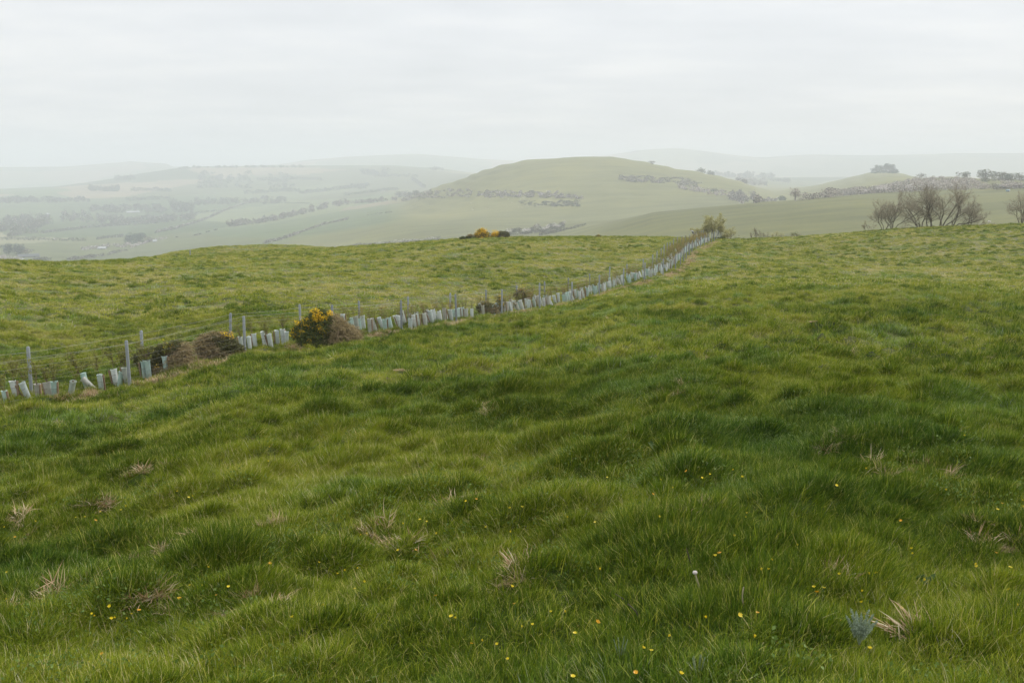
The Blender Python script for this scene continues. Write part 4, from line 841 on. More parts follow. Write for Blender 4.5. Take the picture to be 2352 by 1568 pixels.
# buildings
m_wall = plain('pale_wall', (.26, .255, .24), (.36, .35, .33), 1, .8); m_roofd = plain('dark_roof', (.06, .07, .075), (.11, .12, .12), 1, .7); m_roofw = plain('white_roof', (.36, .37, .38), (.46, .47, .47), 1, .6); m_win = plain('window_glass', (.05, .06, .07), (.09, .1, .11), 1, .3)
def barn(u, v, wpx, hpx, dep, label, roofm, seed, name='barn', cat='barn', rmin=500, turn=0):
    x, y, z, r = at(u, v, rmin); w = wpx * r / FPX; h = hpx * r / FPX; root = empty(name, (x, y, z), -math.atan2(x, y) + turn); tag(root, label, cat)
    a, b = w / 2, dep / 2; e = h * .55; mb = MB()
    mb.add([(-a, -b, -1), (a, -b, -1), (a, b, -1), (-a, b, -1), (-a, -b, e), (a, -b, e), (a, b, e), (-a, b, e)], [(0, 1, 5, 4), (1, 2, 6, 5), (2, 3, 7, 6), (3, 0, 4, 7)])
    mb.add([(-a, -b, e), (-a, b, e), (-a, 0, h * .96), (a, -b, e), (a, b, e), (a, 0, h * .96)], [(0, 1, 2), (3, 5, 4)]); mb.build('wall', m_wall, root, False)
    o_ = .35; mb = MB(); mb.add([(-a - o_, -b - o_, e - .15), (a + o_, -b - o_, e - .15), (a + o_, 0, h), (-a - o_, 0, h), (a + o_, b + o_, e - .15), (-a - o_, b + o_, e - .15)] , [(0, 1, 2, 3), (3, 2, 4, 5)])
    V = np.array([(-a - o_, -b - o_, e - .35), (a + o_, -b - o_, e - .35), (a + o_, 0, h - .2), (-a - o_, 0, h - .2), (a + o_, b + o_, e - .35), (-a - o_, b + o_, e - .35)]); mb.add(V, [(3, 2, 1, 0), (5, 4, 2, 3)]); mb.build('roof', roofm, root, False)
    for k in range(max(1, int(w / 7))):
        cx = -a + (k + .5) * w / max(1, int(w / 7)); mb = MB(); t = .03
        mb.add([(cx - .7, -b - t, e * .3), (cx + .7, -b - t, e * .3), (cx + .7, -b - t, e * .75), (cx - .7, -b - t, e * .75)], [(0, 1, 2, 3)]); mb.build('window', m_win, root, False)
barn(66, 592, 40, 8, 10, 'long low dark-roofed barn at lower left of the valley', m_roofd, 1, turn=.1)
barn(47, 599, 13, 5, 6, 'small white-roofed shed right at the crest, lower left', m_roofw, 2, 'shed', 'shed')
barn(235, 573, 15, 6, 7, 'small white-roofed farm building amid the blossom scrub', m_roofw, 3, 'farmhouse', 'house', turn=-.3)
barn(356, 556, 8, 5, 6, 'tiny white cottage right of the tall evergreen pair', m_roofw, 4, 'cottage', 'house')
barn(306, 489, 26, 4, 14, 'long white-roofed barn shining in the hazy middle valley', m_roofw, 5, rmin=1200)
barn(110, 495, 6, 5, 8, 'tiny white house left of the long white barn', m_roofw, 6, 'cottage', 'house', rmin=1200)
# the round hill
wood(band(960, 1340, [(960, 446), (1010, 436), (1100, 438), (1220, 440), (1340, 453)], [(960, 460), (1010, 455), (1100, 455), (1220, 455), (1340, 458)], 200, 5.5, 10, 90), 'belt of bare pinkish scrub across the face of the round hill', (.9, .15, 0, .05, .7), 90, rmin=900, shape='bush', name='scrub', cat='scrub')
wood(band(1090, 1280, [(1090, 441), (1280, 441)], [(1090, 449), (1280, 453)], 46, 4.5, 7, 91), 'pale blossom along the top of the hill scrub belt', BL, 91, rmin=900, shape='bush', name='scrub', cat='scrub')
wood(band(925, 990, [(925, 461), (990, 440)], [(925, 464), (990, 448)], 46, 7, 9, 92), 'scrub climbing the left shoulder of the round hill', (1, .15, 0, .05, .6), 92, rmin=900, shape='bush', name='scrub', cat='scrub')
wood(band(1195, 1330, [(1195, 462), (1330, 460)], [(1195, 476), (1300, 474)], 110, 1.7, 10, 93), 'low dark patch of rough growth on the hill below the scrub belt', (1, .8, .1, 0, .2), 93, rmin=900, shape='bush', name='scrub', cat='scrub', dens=.9)
wood(band(1420, 1605, [(1420, 404), (1605, 412)], [(1420, 415), (1605, 430)], 120, 5, 11, 94), 'scrub on the right flank of the round hill', (1, .4, 0, .06, .6), 94, rmin=900, shape='bush', name='scrub', cat='scrub')
wood(band(1555, 1685, [(1555, 426), (1685, 444)], [(1555, 436), (1685, 456)], 60, 8, 9, 95), 'pinkish blossoming hedge dropping down the right flank', PK, 95, rmin=900, shape='bush', name='scrub', cat='scrub')
far_tree(1497, 378, 10, 13, 'lone hazy tree on the right skyline of the round hill', BR, 96, rmin=1200)
far_tree(1640, 441, 12, 20, 'dark rounded bush on the lower right flank of the hill', GR, 97, 'bush', 'shrub', 'shrub', rmin=900)
wood(band(1680, 1735, [(1680, 452), (1735, 456)], [(1680, 464), (1735, 466)], 34, 18, 14, 98), 'grey bare trees filling the gully right of the hill', (1, .15, 0, .05, .4), 98, rmin=900)
wood(band(1690, 1760, [(1690, 412), (1760, 416)], [(1690, 424), (1740, 428)], 46, 11, 13, 99), 'hazy bare wood in the valley right of the round hill', (1, .3, .05, 0, .2), 99, rmin=1700)
wood(band(1624, 1775, [(1624, 403), (1775, 407)], [(1624, 406), (1775, 411)], 56, 12, 11, 100), 'long line of hazy conifers right of the round hill', (.3, .4, 1, 0, 0), 100, rmin=1700)
wood(band(1770, 1812, [(1770, 414), (1812, 417)], [(1770, 417), (1812, 420)], 14, 9, 10, 101), 'faint copse at the right end of the conifer line', GR, 101, rmin=1900)
far_tree(1612, 408, 15, 24, 'hazy round tree at the left end of the conifer line', GR, 102, rmin=1700)
# the near right slope
far_tree(1797, 462, 15, 24, 'dark rounded holly bush beside the pinkish bare tree', (.3, 1, .8, 0, 0), 110, 'bush', 'shrub', 'shrub', rmin=600, dens=1.6)
far_tree(1826, 461, 33, 34, 'pinkish-grey bare tree on the brow of the near slope', (.5, 0, 0, 0, 1), 111, rmin=600, bare=True, dens=.75)
far_tree(1703, 469, 9, 12, 'small white blossoming bush at the gully head', BL, 112, 'bush', 'shrub', 'shrub', rmin=600)
hedge([(1735, 466), (1765, 463), (1785, 462)], 4, 'short bare hedge left of the dark holly bush', (1, .2, 0, .1, .5), 113, rmin=600, group='hedges on the near right slope')
hedge([(1845, 460), (1900, 454), (1940, 450), (1985, 446)], 5, 'pinkish-brown hedge along the brow right of the bare tree', (.7, .25, 0, .12, 1), 114, rmin=600, group='hedges on the near right slope', wid=4)
hedge([(1978, 447), (2030, 443), (2090, 441)], 4.4, 'dense white blossom hedge along the brow', (.6, .2, 0, .4, .5), 115, rmin=600, top=(.2, .05, 0, 1, .3), group='hedges on the near right slope', wid=3)
hedge([(2090, 441), (2150, 438), (2230, 436)], 4.0, 'pink scrub hedge behind the bare trees', (.6, .2, 0, .25, 1), 116, rmin=600, group='hedges on the near right slope', wid=4)
def scrubfield(u0, u1, top, bot, n, hp, wp, lb, mix, seed): wood(band(u0, u1, top, bot, n, hp, wp, seed), lb, mix, seed, rmin=690, shape='bush', name='scrub', cat='scrub', dens=.9)
scrubfield(1990, 2250, [(1990, 440), (2050, 424), (2110, 411), (2180, 409), (2250, 415)], [(1990, 446), (2050, 441), (2110, 439), (2250, 434)], 330, 8, 13, 'mound of pinkish bare scrub behind the bare trees', (.45, .12, 0, .10, 1), 120)
scrubfield(2060, 2200, [(2060, 426), (2200, 414)], [(2060, 432), (2200, 421)], 40, 6, 11, 'paler blossom streak across the pink scrub mound', (.2, 0, 0, .6, 1), 121)
far_tree(2262, 434, 17, 34, 'round pinkish bush at the right foot of the scrub mound', PK, 122, 'bush', 'shrub', 'shrub', rmin=600, dens=1.4)
far_tree(2285, 436, 18, 26, 'pinkish-green bush right of the round pinkish one', (.8, .5, 0, .1, .8), 123, 'bush', 'shrub', 'shrub', rmin=600, dens=1.3)
scrubfield(2292, 2352, [(2292, 424), (2352, 426)], [(2292, 440), (2352, 441)], 50, 11, 15, 'pink bare scrub at the right edge of the photo', (.5, .1, 0, .2, 1), 124)
far_tree(2116, 411, 15, 18, 'hazy bare tree on top of the scrub mound at left', (1, .2, 0, 0, .2), 125, rmin=690, bare=True, dens=.8)
far_tree(2215, 412, 20, 24, 'hazy tree with ivied trunk on the scrub mound', (1, .5, .2, 0, .1), 126, rmin=690)
far_tree(2262, 417, 28, 34, 'largest dark rounded tree on the right skyline', (1, .8, .4, 0, .1), 127, rmin=690, dens=1.3)
hedge([(2280, 416), (2320, 415), (2352, 416), (2400, 416)], 5.5, 'dark hedge along the right skyline', (1, .7, .2, 0, .1), 128, rmin=690, group='hedges on the near right slope', wid=4)
far_tree(2310, 416, 15, 18, 'small dark tree standing in the right skyline hedge', (.6, .8, .6, 0, 0), 129, rmin=690)
# pines on the knoll
for i, (u, v, hp, wp, lb) in enumerate([(2003, 395, 11, 9, 'smallest pine standing alone left of the knoll clump'), (2014, 393, 19, 13, 'leftmost tall pine of the knoll clump'), (2024, 392, 18, 13, 'second pine of the knoll clump'), (2033, 392, 22, 15, 'tallest pine at the middle of the knoll clump'),
                                        (2042, 392, 17, 13, 'pine just right of the tallest in the knoll clump'), (2050, 393, 20, 13, 'pine with a gap below its top, right part of the knoll clump'), (2058, 395, 12, 11, 'low pine at the right end of the knoll clump')]):
    far_tree(u, v + 4, hp * 1.15, wp * 1.1, lb, (.1, .2, 1, 0, 0), 140 + i, 'round', 'pine_tree', 'tree', 'pines crowning the knoll', 1700, 1.5)
wood([(u, 398 + abs(u - 2033) * .06, 7, 9) for u in range(2012, 2058, 5)], 'dark undergrowth beneath the knoll pines', EV, 148, rmin=1700, shape='bush', name='undergrowth', cat='undergrowth')

# ------------------------------------------------------------------ sheep
m_wool = plain('wool', (.58, .55, .48), (.78, .75, .68), 14, .95, .05); m_face = plain('sheep_face', (.30, .27, .23), (.5, .46, .4), 8, .9, .05)
def sheep_mesh(k, graze):
    me = bpy.data.meshes.new('sheep'); bm_v = []; bm_e = []; rad = []
    def node(p, r, parent=None):
        bm_v.append(p); rad.append(r)
        if parent is not None: bm_e.append((parent, len(bm_v) - 1))
        return len(bm_v) - 1
    c = node((0, 0, .62), .27); f = node((.30, 0, .63), .25, c); h = node((-.32, 0, .62), .25, c)
    n1 = node((.50, 0, .66 if graze else .80), .12, f); hd = node((.66, 0, .40 if graze else .90), .095, n1); node((.76, 0, .20 if graze else .86), .06, hd)
    for b, x in ((f, .30), (h, -.34)):
        for s in (-1, 1):
            a = node((x, s * .12, .42), .075, b); kx = node((x + (.02 if x > 0 else -.05), s * .12, .22), .042, a); node((x, s * .12, 0), .036, kx)
    for s in (-1, 1): node((hd and .60, s * .14, .44 if graze else .94), .03, hd)
    node((-.52, 0, .52), .04, h)
    me.from_pydata([tuple(p) for p in bm_v], bm_e, []); o = bpy.data.objects.new('sheep', me); COL.objects.link(o)
    sk = o.modifiers.new('skin', 'SKIN'); 
    if not me.skin_vertices: me.skin_vertices.new(name='')
    for i, r in enumerate(rad): me.skin_vertices[0].data[i].radius = (r, r)
    me.skin_vertices[0].data[0].use_root = True
    o.modifiers.new('sub', 'SUBSURF').render_levels = 1; o.modifiers['sub'].levels = 1
    dg = bpy.context.evaluated_depsgraph_get(); m2 = bpy.data.meshes.new_from_object(o.evaluated_get(dg)); bpy.data.objects.remove(o); m2.name = 'sheep'
    m2.materials.clear(); m2.materials.append(m_wool); m2.materials.append(m_face)
    for p in m2.polygons: p.material_index = 1 if p.center.x > .58 or p.center.z < .3 else 0; p.use_smooth = True
    return m2
sh = [sheep_mesh(0, True), sheep_mesh(1, False)]
SH = [(968, 408), (980, 453), (985, 434), (1070, 441), (1082, 446), (1095, 383), (1220, 381), (1245, 405), (1290, 437), (1304, 379), (1319, 372), (1333, 369), (1345, 377), (1362, 381), (1382, 357), (1301, 389), (1313, 438), (1352, 368), (1327, 381)]
cols = ['leftmost', 'lower left', 'left', 'middle', 'middle', 'upper', 'upper', 'middle', 'lower right', 'right']
for i, (a, b) in enumerate(SH):
    u, v = 752.6 + .34 * a, 329.3 + .34 * b; x, y, z, r = at(u, v, 900); o = link('sheep', sh[i % 2], None, (x, y, z)); o.rotation_euler = (0, 0, rng.uniform(0, 6.3)); o.scale = (1.25,) * 3
    lb = ('white sheep in the tight flock under the hill scrub belt' if a > 1294 else 'white sheep scattered on the hill left of the tight flock')
    tag(o, lb, 'sheep', 'sheep flocked under the scrub belt' if a > 1294 else 'sheep scattered on the open hill')
x, y, z, r = at(2272, 513, 260); o = link('sheep', sh[1], None, (x, y, z)); o.rotation_euler = (0, 0, 2.9); tag(o, 'nearest sheep, just over the crest right of the bare tree clump', 'sheep')

# ------------------------------------------------------------------ odd things in the distance
m_rag = plain('black_plastic', (.012, .012, .014), (.03, .03, .034), 6, .5, .4); m_ragw = plain('white_plastic', (.6, .6, .6), (.8, .8, .8), 6, .6)
x, y = tube_xy(1590, 1.9); z = G(x, y); root = empty('plastic_scrap', (x, y, z + 1.0)); tag(root, 'torn black and white scrap caught above the ochre hedge top', 'scrap')
g = np.random.default_rng(5); mb = MB(); tube(mb, [(.10, 0, -.25), (.12, .02, 0), (.02, .04, .22), (-.12, .02, .36)], [.05, .11, .10, .04], 7); mb.build('sheet', m_rag, root); mb = MB(); tube(mb, [(-.28, 0, .42), (-.14, .0, .45), (0, .05, .35), (.08, .02, .20)], [.03, .06, .07, .02], 6); mb.build('torn_edge', m_ragw, root)
x, y, z = on(432, crest_pt(432, 4)); mb = MB(); tube(mb, [(0, 0, -.2), (0, .01, .35), (.01, 0, .66), (.01, 0, .7)], [.07, .065, .065, .04], 8); o = mb.build('marker_post', m_post); o.location = (x, y, z); tag(o, 'short pale post alone on the left grassy mound', 'post')
x, y, z, r = at(2315, 441, 600); root = empty('water_trailer', (x, y, z), .3); tag(root, 'tiny pale blue and white trailer by the right-hand blossom hedge', 'trailer')
m_blue = plain('blue_paint', (.22, .33, .42), (.32, .44, .52), 4, .5); w_ = 9 * r / FPX
mb = MB(); tube(mb, [(-w_ * .5, 0, w_ * .32), (-w_ * .44, 0, w_ * .32), (w_ * .3, 0, w_ * .32), (w_ * .36, 0, w_ * .32)], [w_ * .1, w_ * .2, w_ * .2, w_ * .1], 12); mb.build('tank', m_blue, root)
mb = MB(); tube(mb, [(w_ * .42, 0, .5), (w_ * .42, 0, w_ * .5), (w_ * .47, 0, w_ * .62)], [w_ * .1, w_ * .11, w_ * .04], 8); mb.build('cover', m_ragw, root)
for s in (-1, 1): mb = MB(); tube(mb, [(-.1, s * w_ * .2, .4), (-.1, s * w_ * .25, .4)], [.4, .4], 12); mb.build('wheel', m_rag, root)
# ------------------------------------------------------------------ things in the near turf
def tuft_mesh(k, kind):
    g = np.random.default_rng(700 + k); mb = MB(); n = {'flat': 1100, 'arch': 800, 'tall': 320}[kind]
    rr = .20 * np.sqrt(g.random(n)); an = g.random(n) * 2 * math.pi; dirn = g.uniform(0, 6.3); rr *= .55 + .6 * np.abs(np.sin(an * 1.5 + k)) + .25 * np.sin(an * 3 + 2 * k)
    base = np.stack([rr * np.cos(an) * 1.5, rr * np.sin(an) * .8, .055 * np.exp(-(rr / .14) ** 2) - .02], 1)
    az_ = np.where(g.random(n) < .3, an + g.normal(0, .6, n), dirn + g.normal(0, 1.3, n)); L = g.uniform(.05, .19, n); W_ = g.uniform(.003, .0065, n)
    if kind == 'flat': lean = g.uniform(.8, 1.35, n); cu = g.uniform(.1, .7, n)
    elif kind == 'arch': lean = g.uniform(.1, .9, n); cu = g.uniform(.9, 2.1, n); L *= 1.15
    else: lean = g.uniform(.02, .6, n); cu = g.uniform(.3, 1.6, n); L *= 1.5
    tone = np.clip(g.normal(.5, .25, n), 0, 1); blades(mb, base, L, W_, az_, lean, cu, 0, tone, 5)
    return mb.mesh('dry_grass_tuft', m_straw if kind != 'tall' else m_palegrass, True, 'tone')
m_palegrass, nt, out = newmat('pale_tuft_grass'); tn = nd(nt, 'ShaderNodeAttribute', attribute_name='tone')
surf(nt, out, ramp(nt, tn.outputs['Fac'], [(0, (.09, .14, .03)), (.5, (.20, .23, .07)), (.8, (.34, .29, .14)), (1, (.48, .38, .22))]), .6, .15, .25)
tm = {'flat': [tuft_mesh(k, 'flat') for k in range(5)], 'arch': [tuft_mesh(5 + k, 'arch') for k in range(3)], 'tall': [tuft_mesh(9 + k, 'tall') for k in range(2)]}
TP = []
for i, (u, v, w, kind, lb) in enumerate(TUFTS):
    x, y, z, r = TPOS[i]; s = w * r / FPX / .92; sx = rng.uniform(.85, 1.3); o = link('dry_grass_tuft', tm[kind][i % len(tm[kind])], None, (x, y, z)); o.scale = (s * sx, s / sx, s * rng.uniform(.5, .85)); o.rotation_euler = (0, 0, rng.normal(0, .3) + (.35 if i % 2 else 3.4)); tag(o, lb, 'grass tuft', 'dry grass tufts in the turf'); TP.append((u, v, lb))
wx, wy = [], []
for i, (u, v, w, kind, lb) in enumerate(TUFTS):                # the dead grass thins out into the green round each tuft
    x, y, z, r = gnear(u, v); sp = w * r / FPX; k = 4; a = rng.uniform(0, 6.3); d = np.abs(rng.normal(0, .75, k)) * sp * np.where(rng.random(k) < .5, 1, -1); q = rng.normal(0, .3, k) * sp
    wx += list(x + np.cos(a) * d - np.sin(a) * q); wy += list(y + np.sin(a) * d + np.cos(a) * q)
wx = np.array(wx); wy = np.array(wy); n = len(wx)
scatter('dry_grass', np.stack([wx, wy, gz(wx, wy)], 1), np.stack([rng.normal(0, .35, n), rng.normal(0, .35, n), rng.uniform(0, 6.3, n)], 1), np.stack([.4 + .35 * rng.random(n)] * 2 + [.25 + .3 * rng.random(n)], 1),
        rng.integers(0, 5, n), np.zeros(n), np.zeros(n), straw_c, 'thin dead grass straggling out round the straw tufts', 'dry grass')
# low broad leaves in the sward
m_clov = leafmat('clover_leaf', (.10, .17, .03), (.18, .25, .06), .25, .6)
cc = bpy.data.collections.new('clover')
for i in range(5):
    g = np.random.default_rng(800 + i); mb = MB(); n = 46; rr = .13 * np.sqrt(g.random(n)); an = g.uniform(0, 6.3, n); P = np.stack([rr * np.cos(an), rr * np.sin(an), g.uniform(.015, .075, n)], 1)
    cards(mb, P, g.uniform(.010, .022, n), 0, .8, g); o = bpy.data.objects.new('clover_clump', mb.mesh('clover_clump', m_clov)); cc.objects.link(o)
x, y = sect(5200, 2.4, 22); k = fbm(x / 1.1, y / 1.1, 260, 3) > .53; x = x[k]; y = y[k]; n = len(x)
scatter('clover', np.stack([x, y, gz(x, y)], 1), onslope(x, y, n), np.stack([.8 + .5 * rng.random(n)] * 2 + [.8 + .6 * rng.random(n)], 1), rng.integers(0, 5, n), np.zeros(n), np.zeros(n), cc, 'low round leaves of clover patches among the grass', 'clover')
# grey-leaved plants
m_mug = leafmat('grey_leaf', (.22, .29, .20), (.40, .47, .36), .2, .8); m_mug2 = leafmat('faint_grey_leaf', (.14, .20, .07), (.22, .28, .13), .2, .8); m_dock = leafmat('dock_leaf', (.055, .11, .035), (.12, .19, .075), .3, .6)
def mugwort(u, v, w, label, nst, seed, faint=False):
    g = np.random.default_rng(seed); x, y, z, r = gnear(u, v); S = w * r / FPX; root = empty('grey_leaved_plant', (x, y, z + (-.03 if faint else .03))); tag(root, label, 'plant')
    st, lf = MB(), MB()
    for k in range(nst):
        a = -1.0 + 2.0 * k / max(1, nst - 1) + g.normal(0, .1); e = np.array([math.sin(a) * S * .55, g.normal(0, .10) * S, .10 + math.cos(a) * S * .42 * g.uniform(.8, 1.15)]); t = np.linspace(0, 1, 7)[:, None]; p = e * t + np.array([0, 0, S * .08]) * np.sin(t * 3.1)
        tube(st, p, np.linspace(.0022, .001, 7), 5, 0)
        n = 150; f = .25 + .7 * g.random(n); q = np.stack([np.interp(f, t[:, 0], p[:, j]) for j in range(3)], 1); d = rdir(n, g) * (S * .075 * (1.25 - f))[:, None]; cards(lf, q + d, S * .085 * (1.5 - f * .7), 0, .5, g)
    st.build('stem', m_mug, root); lf.build('foliage', m_mug2 if faint else m_mug, root)
mugwort(1972, 1496, 72, 'silvery grey leaved plant with feathery stems, lower right', 7, 1)
mugwort(1425, 1512, 38, 'faint grey-green leaved plant at the bottom, right of centre', 4, 2, True)
mugwort(1602, 1556, 40, 'faint grey leaved plant near the bottom edge', 5, 3, True)
def dock(u, v, w, label, seed, n=26):
    g = np.random.default_rng(seed); x, y, z, r = gnear(u, v); S = w * r / FPX; mb = MB()
    for k in range(n):
        a = g.uniform(0, 6.3); le = g.uniform(.3, 1.2); L = S * g.uniform(.16, .40); t = np.linspace(0, 1, 6); c = np.stack([np.cos(a) * L * t * np.sin(le + t * .4), np.sin(a) * L * t * np.sin(le + t * .4), L * t * np.cos(le + t * .4)], 1) + np.array([g.normal(0, S * .2), g.normal(0, S * .14), .03])
        wd = L * .17 * np.sin(np.clip(t * 1.05, 0, 1) * math.pi) ** .7 + .001; sd = np.array([-math.sin(a), math.cos(a), 0.15]); V = np.stack([c - sd * wd[:, None], c + np.array([0, 0, -.01]), c + sd * wd[:, None]], 1).reshape(-1, 3)
        F = [(3 * i + j, 3 * i + j + 1, 3 * i + j + 4, 3 * i + j + 3) for i in range(5) for j in (0, 1)]; mb.add(V, F)
    o = mb.build('dock_plant', m_dock); o.location = (x, y, z - .03); tag(o, label, 'plant')
dock(1505, 1034, 76, 'dark broad-leaved plant dotted with yellow, centre right', 11)
dock(2115, 1350, 110, 'dark leafy patch round the brightest yellow flower', 12, 40)
dock(1995, 1385, 90, 'dark leafy patch left of the brightest yellow flower', 13, 30)
dock(2310, 1380, 70, 'dark leafy plant below the brown straw heap', 14)
dock(1560, 1225, 60, 'dark leafy plant left of the seed head stem', 15)
dock(600, 1460, 60, 'bluish dark leaves right under the largest straw tuft', 16)
# dead stems and twigs
m_dstem = plain('dead_stem', (.07, .055, .042), (.16, .13, .10), 20, .85, .1); m_pstem = plain('pale_stem', (.34, .27, .18), (.52, .44, .32), 20, .8, .1); m_seed = plain('seed_head', (.42, .37, .34), (.60, .54, .50), 30, .9, .05)
def stem(u0, v0, u1, v1, label, rad, mat, head=False, kink=0, name='dead_stem'):
    x, y, z, r = gnear(u1, v1); a, t = pix(u0, v0); k = r / FPX; top = np.array([(u0 - u1) * k, -.02, (v1 - v0) * k * 1.06]); t_ = np.linspace(0, 1, 6)[:, None]; p = top * t_ + np.array([kink, 0, 0]) * np.sin(t_ * 3.14); p[0, 2] = -.05
    mb = MB(); tube(mb, p, np.linspace(rad, rad * .6, 6), 6)
    if not head: o = mb.build(name, mat); o.location = (x, y, z); return tag(o, label, 'stem')
    root = empty('seed_head_stem', (x, y, z)); tag(root, label, 'stem'); mb.build('stem', mat, root); mb = MB(); g = np.random.default_rng(3)
    rr = .012; zz = np.linspace(-1, 1, 9); tube(mb, np.stack([0 * zz, 0 * zz, zz * rr * .8], 1) + top, np.sqrt(np.maximum(1 - zz ** 2, .02)) * rr, 12); mb.build('seed_head', m_seed, root)
stem(1592, 1309, 1610, 1366, 'leaning brown stem with a round pale seed head', .006, m_pstem, True)
stem(1573, 1254, 1590, 1306, 'thin dark stem leaning left behind the seed head', .005, m_dstem)
stem(1703, 1342, 1712, 1400, 'pale dead grass stem right of the seed head', .004, m_pstem, kink=-.01)
stem(1438, 1380, 1468, 1428, 'dark bent twig left of the seed head', .005, m_dstem, kink=.015)
stem(1410, 1358, 1442, 1382, 'thin dark twig rising left of the bent one', .003, m_dstem)
stem(757, 1134, 772, 1170, 'thin dark twig sticking up in the left centre turf', .004, m_dstem)
stem(818, 1122, 824, 1150, 'thin pale twig right of the left centre dark twig', .003, m_pstem)
stem(943, 1510, 1010, 1455, 'long pale straw lying across the bottom centre', .003, m_pstem)

# ------------------------------------------------------------------ yellow flowers
m_petal, nt, out = newmat('yellow_petal'); surf(nt, out, (.80, .63, .025), .35, .4, .25); m_petalo, nt, out = newmat('orange_petal'); surf(nt, out, (.78, .40, .012), .35, .4, .25)
m_fstem, nt, out = newmat('flower_stem'); surf(nt, out, (.10, .16, .04), .6, .2, .2)
def flower_meshes(k, mat):
    g = np.random.default_rng(900 + k); st = MB(); tube(st, [(.02, 0, -.16), (.008, .004, -.08), (0, 0, -.002)], [.0018, .0016, .0014], 4); pt = MB(); n = 8; open_ = (.35, .75, 1.1)[k % 3]
    for i in range(n):
        a = i / n * 6.283 + g.normal(0, .06); L = .0155; t = np.linspace(0, 1, 4); rad_ = L * (t * math.sin(open_) + .05); zz = L * t * math.cos(open_); w = .0042 * np.array([.5, 1, .9, .15]); c = np.stack([np.cos(a) * rad_, np.sin(a) * rad_, zz], 1); s = np.array([-math.sin(a), math.cos(a), 0]); V = np.stack([c - s * w[:, None], c + s * w[:, None]], 1).reshape(-1, 3); pt.add(V, [(2 * j, 2 * j + 1, 2 * j + 3, 2 * j + 2) for j in range(3)])
    zz = np.linspace(-1, 1, 4); tube(pt, np.stack([0 * zz, 0 * zz, zz * .002 + .003], 1), [.001, .004, .004, .001], 6)
    return st.mesh('stem', m_fstem), pt.mesh('petals', mat)
fm = [flower_meshes(k, m_petal) for k in range(5)] + [flower_meshes(5, m_petalo)]
FR = [(1425, 1005), (1295, 1163), (1150, 962), (1108, 968), (937, 970), (810, 1070), (793, 1045), (849, 1047), (1066, 1069), (1066, 1130), (953, 1240), (468, 1190), (368, 1203), (489, 943), (530, 941), (554, 888), (332, 750), (682, 720), (450, 1332), (1113, 1397), (1716, 915), (1725, 930), (1918, 933), (1838, 850), (1353, 824), (1354, 852), (1856, 628), (1845, 602), (1551, 489), (1872, 566), (1990, 550), (1995, 585), (923, 462), (1090, 370), (1658, 180), (60, 380), (195, 402), (150, 416), (327, 375), (380, 410), (700, 808), (1291, 664), (1908, 1058), (1962, 1150), (30, 1545), (175, 1220), (226, 866), (252, 846), (403, 645), (406, 620)]
FM = [(1117, 1270), (1177, 1258), (1420, 1305), (1072, 1135), (1280, 1183), (1362, 1184), (1058, 1038), (710, 1207), (738, 1217), (826, 1365), (888, 1350), (972, 1370), (1535, 667), (1557, 685), (1597, 655), (1550, 1240), (1810, 1393), (1857, 1408), (1565, 940), (1902, 640), (1380, 640), (1768, 1535), (1408, 1557), (622, 737), (222, 733), (190, 740), (405, 830), (507, 826), (432, 676), (908, 698), (1051, 730), (570, 664), (530, 652), (855, 537), (795, 548), (724, 548), (1047, 591), (1117, 580), (1097, 511), (1868, 515), (1915, 430), (1980, 475), (1605, 415), (1956, 1325), (1035, 1455), (620, 1088), (210, 1005), (157, 1045), (101, 945), (56, 968), (170, 930)]
FL = [(585, 1420), (512, 1468), (741, 1465), (530, 1192), (540, 1207), (758, 1197), (800, 1178), (727, 1223), (640, 1218), (665, 1220), (631, 1150), (1023, 1103), (1033, 1098), (1092, 1028), (1163, 1028), (1197, 925), (1313, 1035), (1345, 967), (1243, 1083), (1606, 1083), (1680, 1212), (1858, 1141), (1526, 943), (1832, 903), (1550, 905), (1020, 495), (1085, 525), (1108, 525), (579, 606), (725, 577), (550, 655), (438, 638), (492, 636), (697, 595), (207, 663), (28, 702), (88, 752), (80, 935), (40, 955), (1550, 245), (1540, 316), (985, 245), (1270, 234), (1100, 175), (37, 1108), (1060, 1362)]
FLOW = [(1552 + .4 * a, 940.8 + .4 * b) for a, b in FR] + [(752.6 + .4 * a, 940.8 + .4 * b) for a, b in FM] + [(.4 * a, 940.8 + .4 * b) for a, b in FL]
LM = [(t[0], t[1], s) for t, s in zip(TUFTS, ['largest straw tuft', 'flattened pinkish straw tuft', 'low straw tuft upper left of the largest', 'small reddish tuft at left', 'orange-tan straw patch', 'wide brown patch at left edge', 'tangled bottom-centre straw tuft', 'brown straw heap at right edge', 'pinkish tuft right of centre', 'upper right straw tuft', 'grey-brown straw tuft', 'far bristling straw tuft', 'tall pale green tuft', 'greenish straw tuft', 'faint straw tuft', 'bristly tuft by the fence'])]
LM += [(1972, 1470, 'silvery grey plant'), (1592, 1309, 'round seed head'), (1505, 1030, 'dark dotted plant'), (2115, 1345, 'dark leafy patch at right'), (1602, 1556, 'grey plant at the bottom edge'), (1425, 1505, 'faint grey-green plant'), (765, 1150, 'left centre dark twig'), (105, 1378, 'faint brown lower left patch'), (620, 1500, 'bottom left edge of turf'), (220, 1520, 'bottom left corner'), (2290, 1500, 'bottom right corner'), (1200, 1500, 'bottom centre edge')]
used = {}
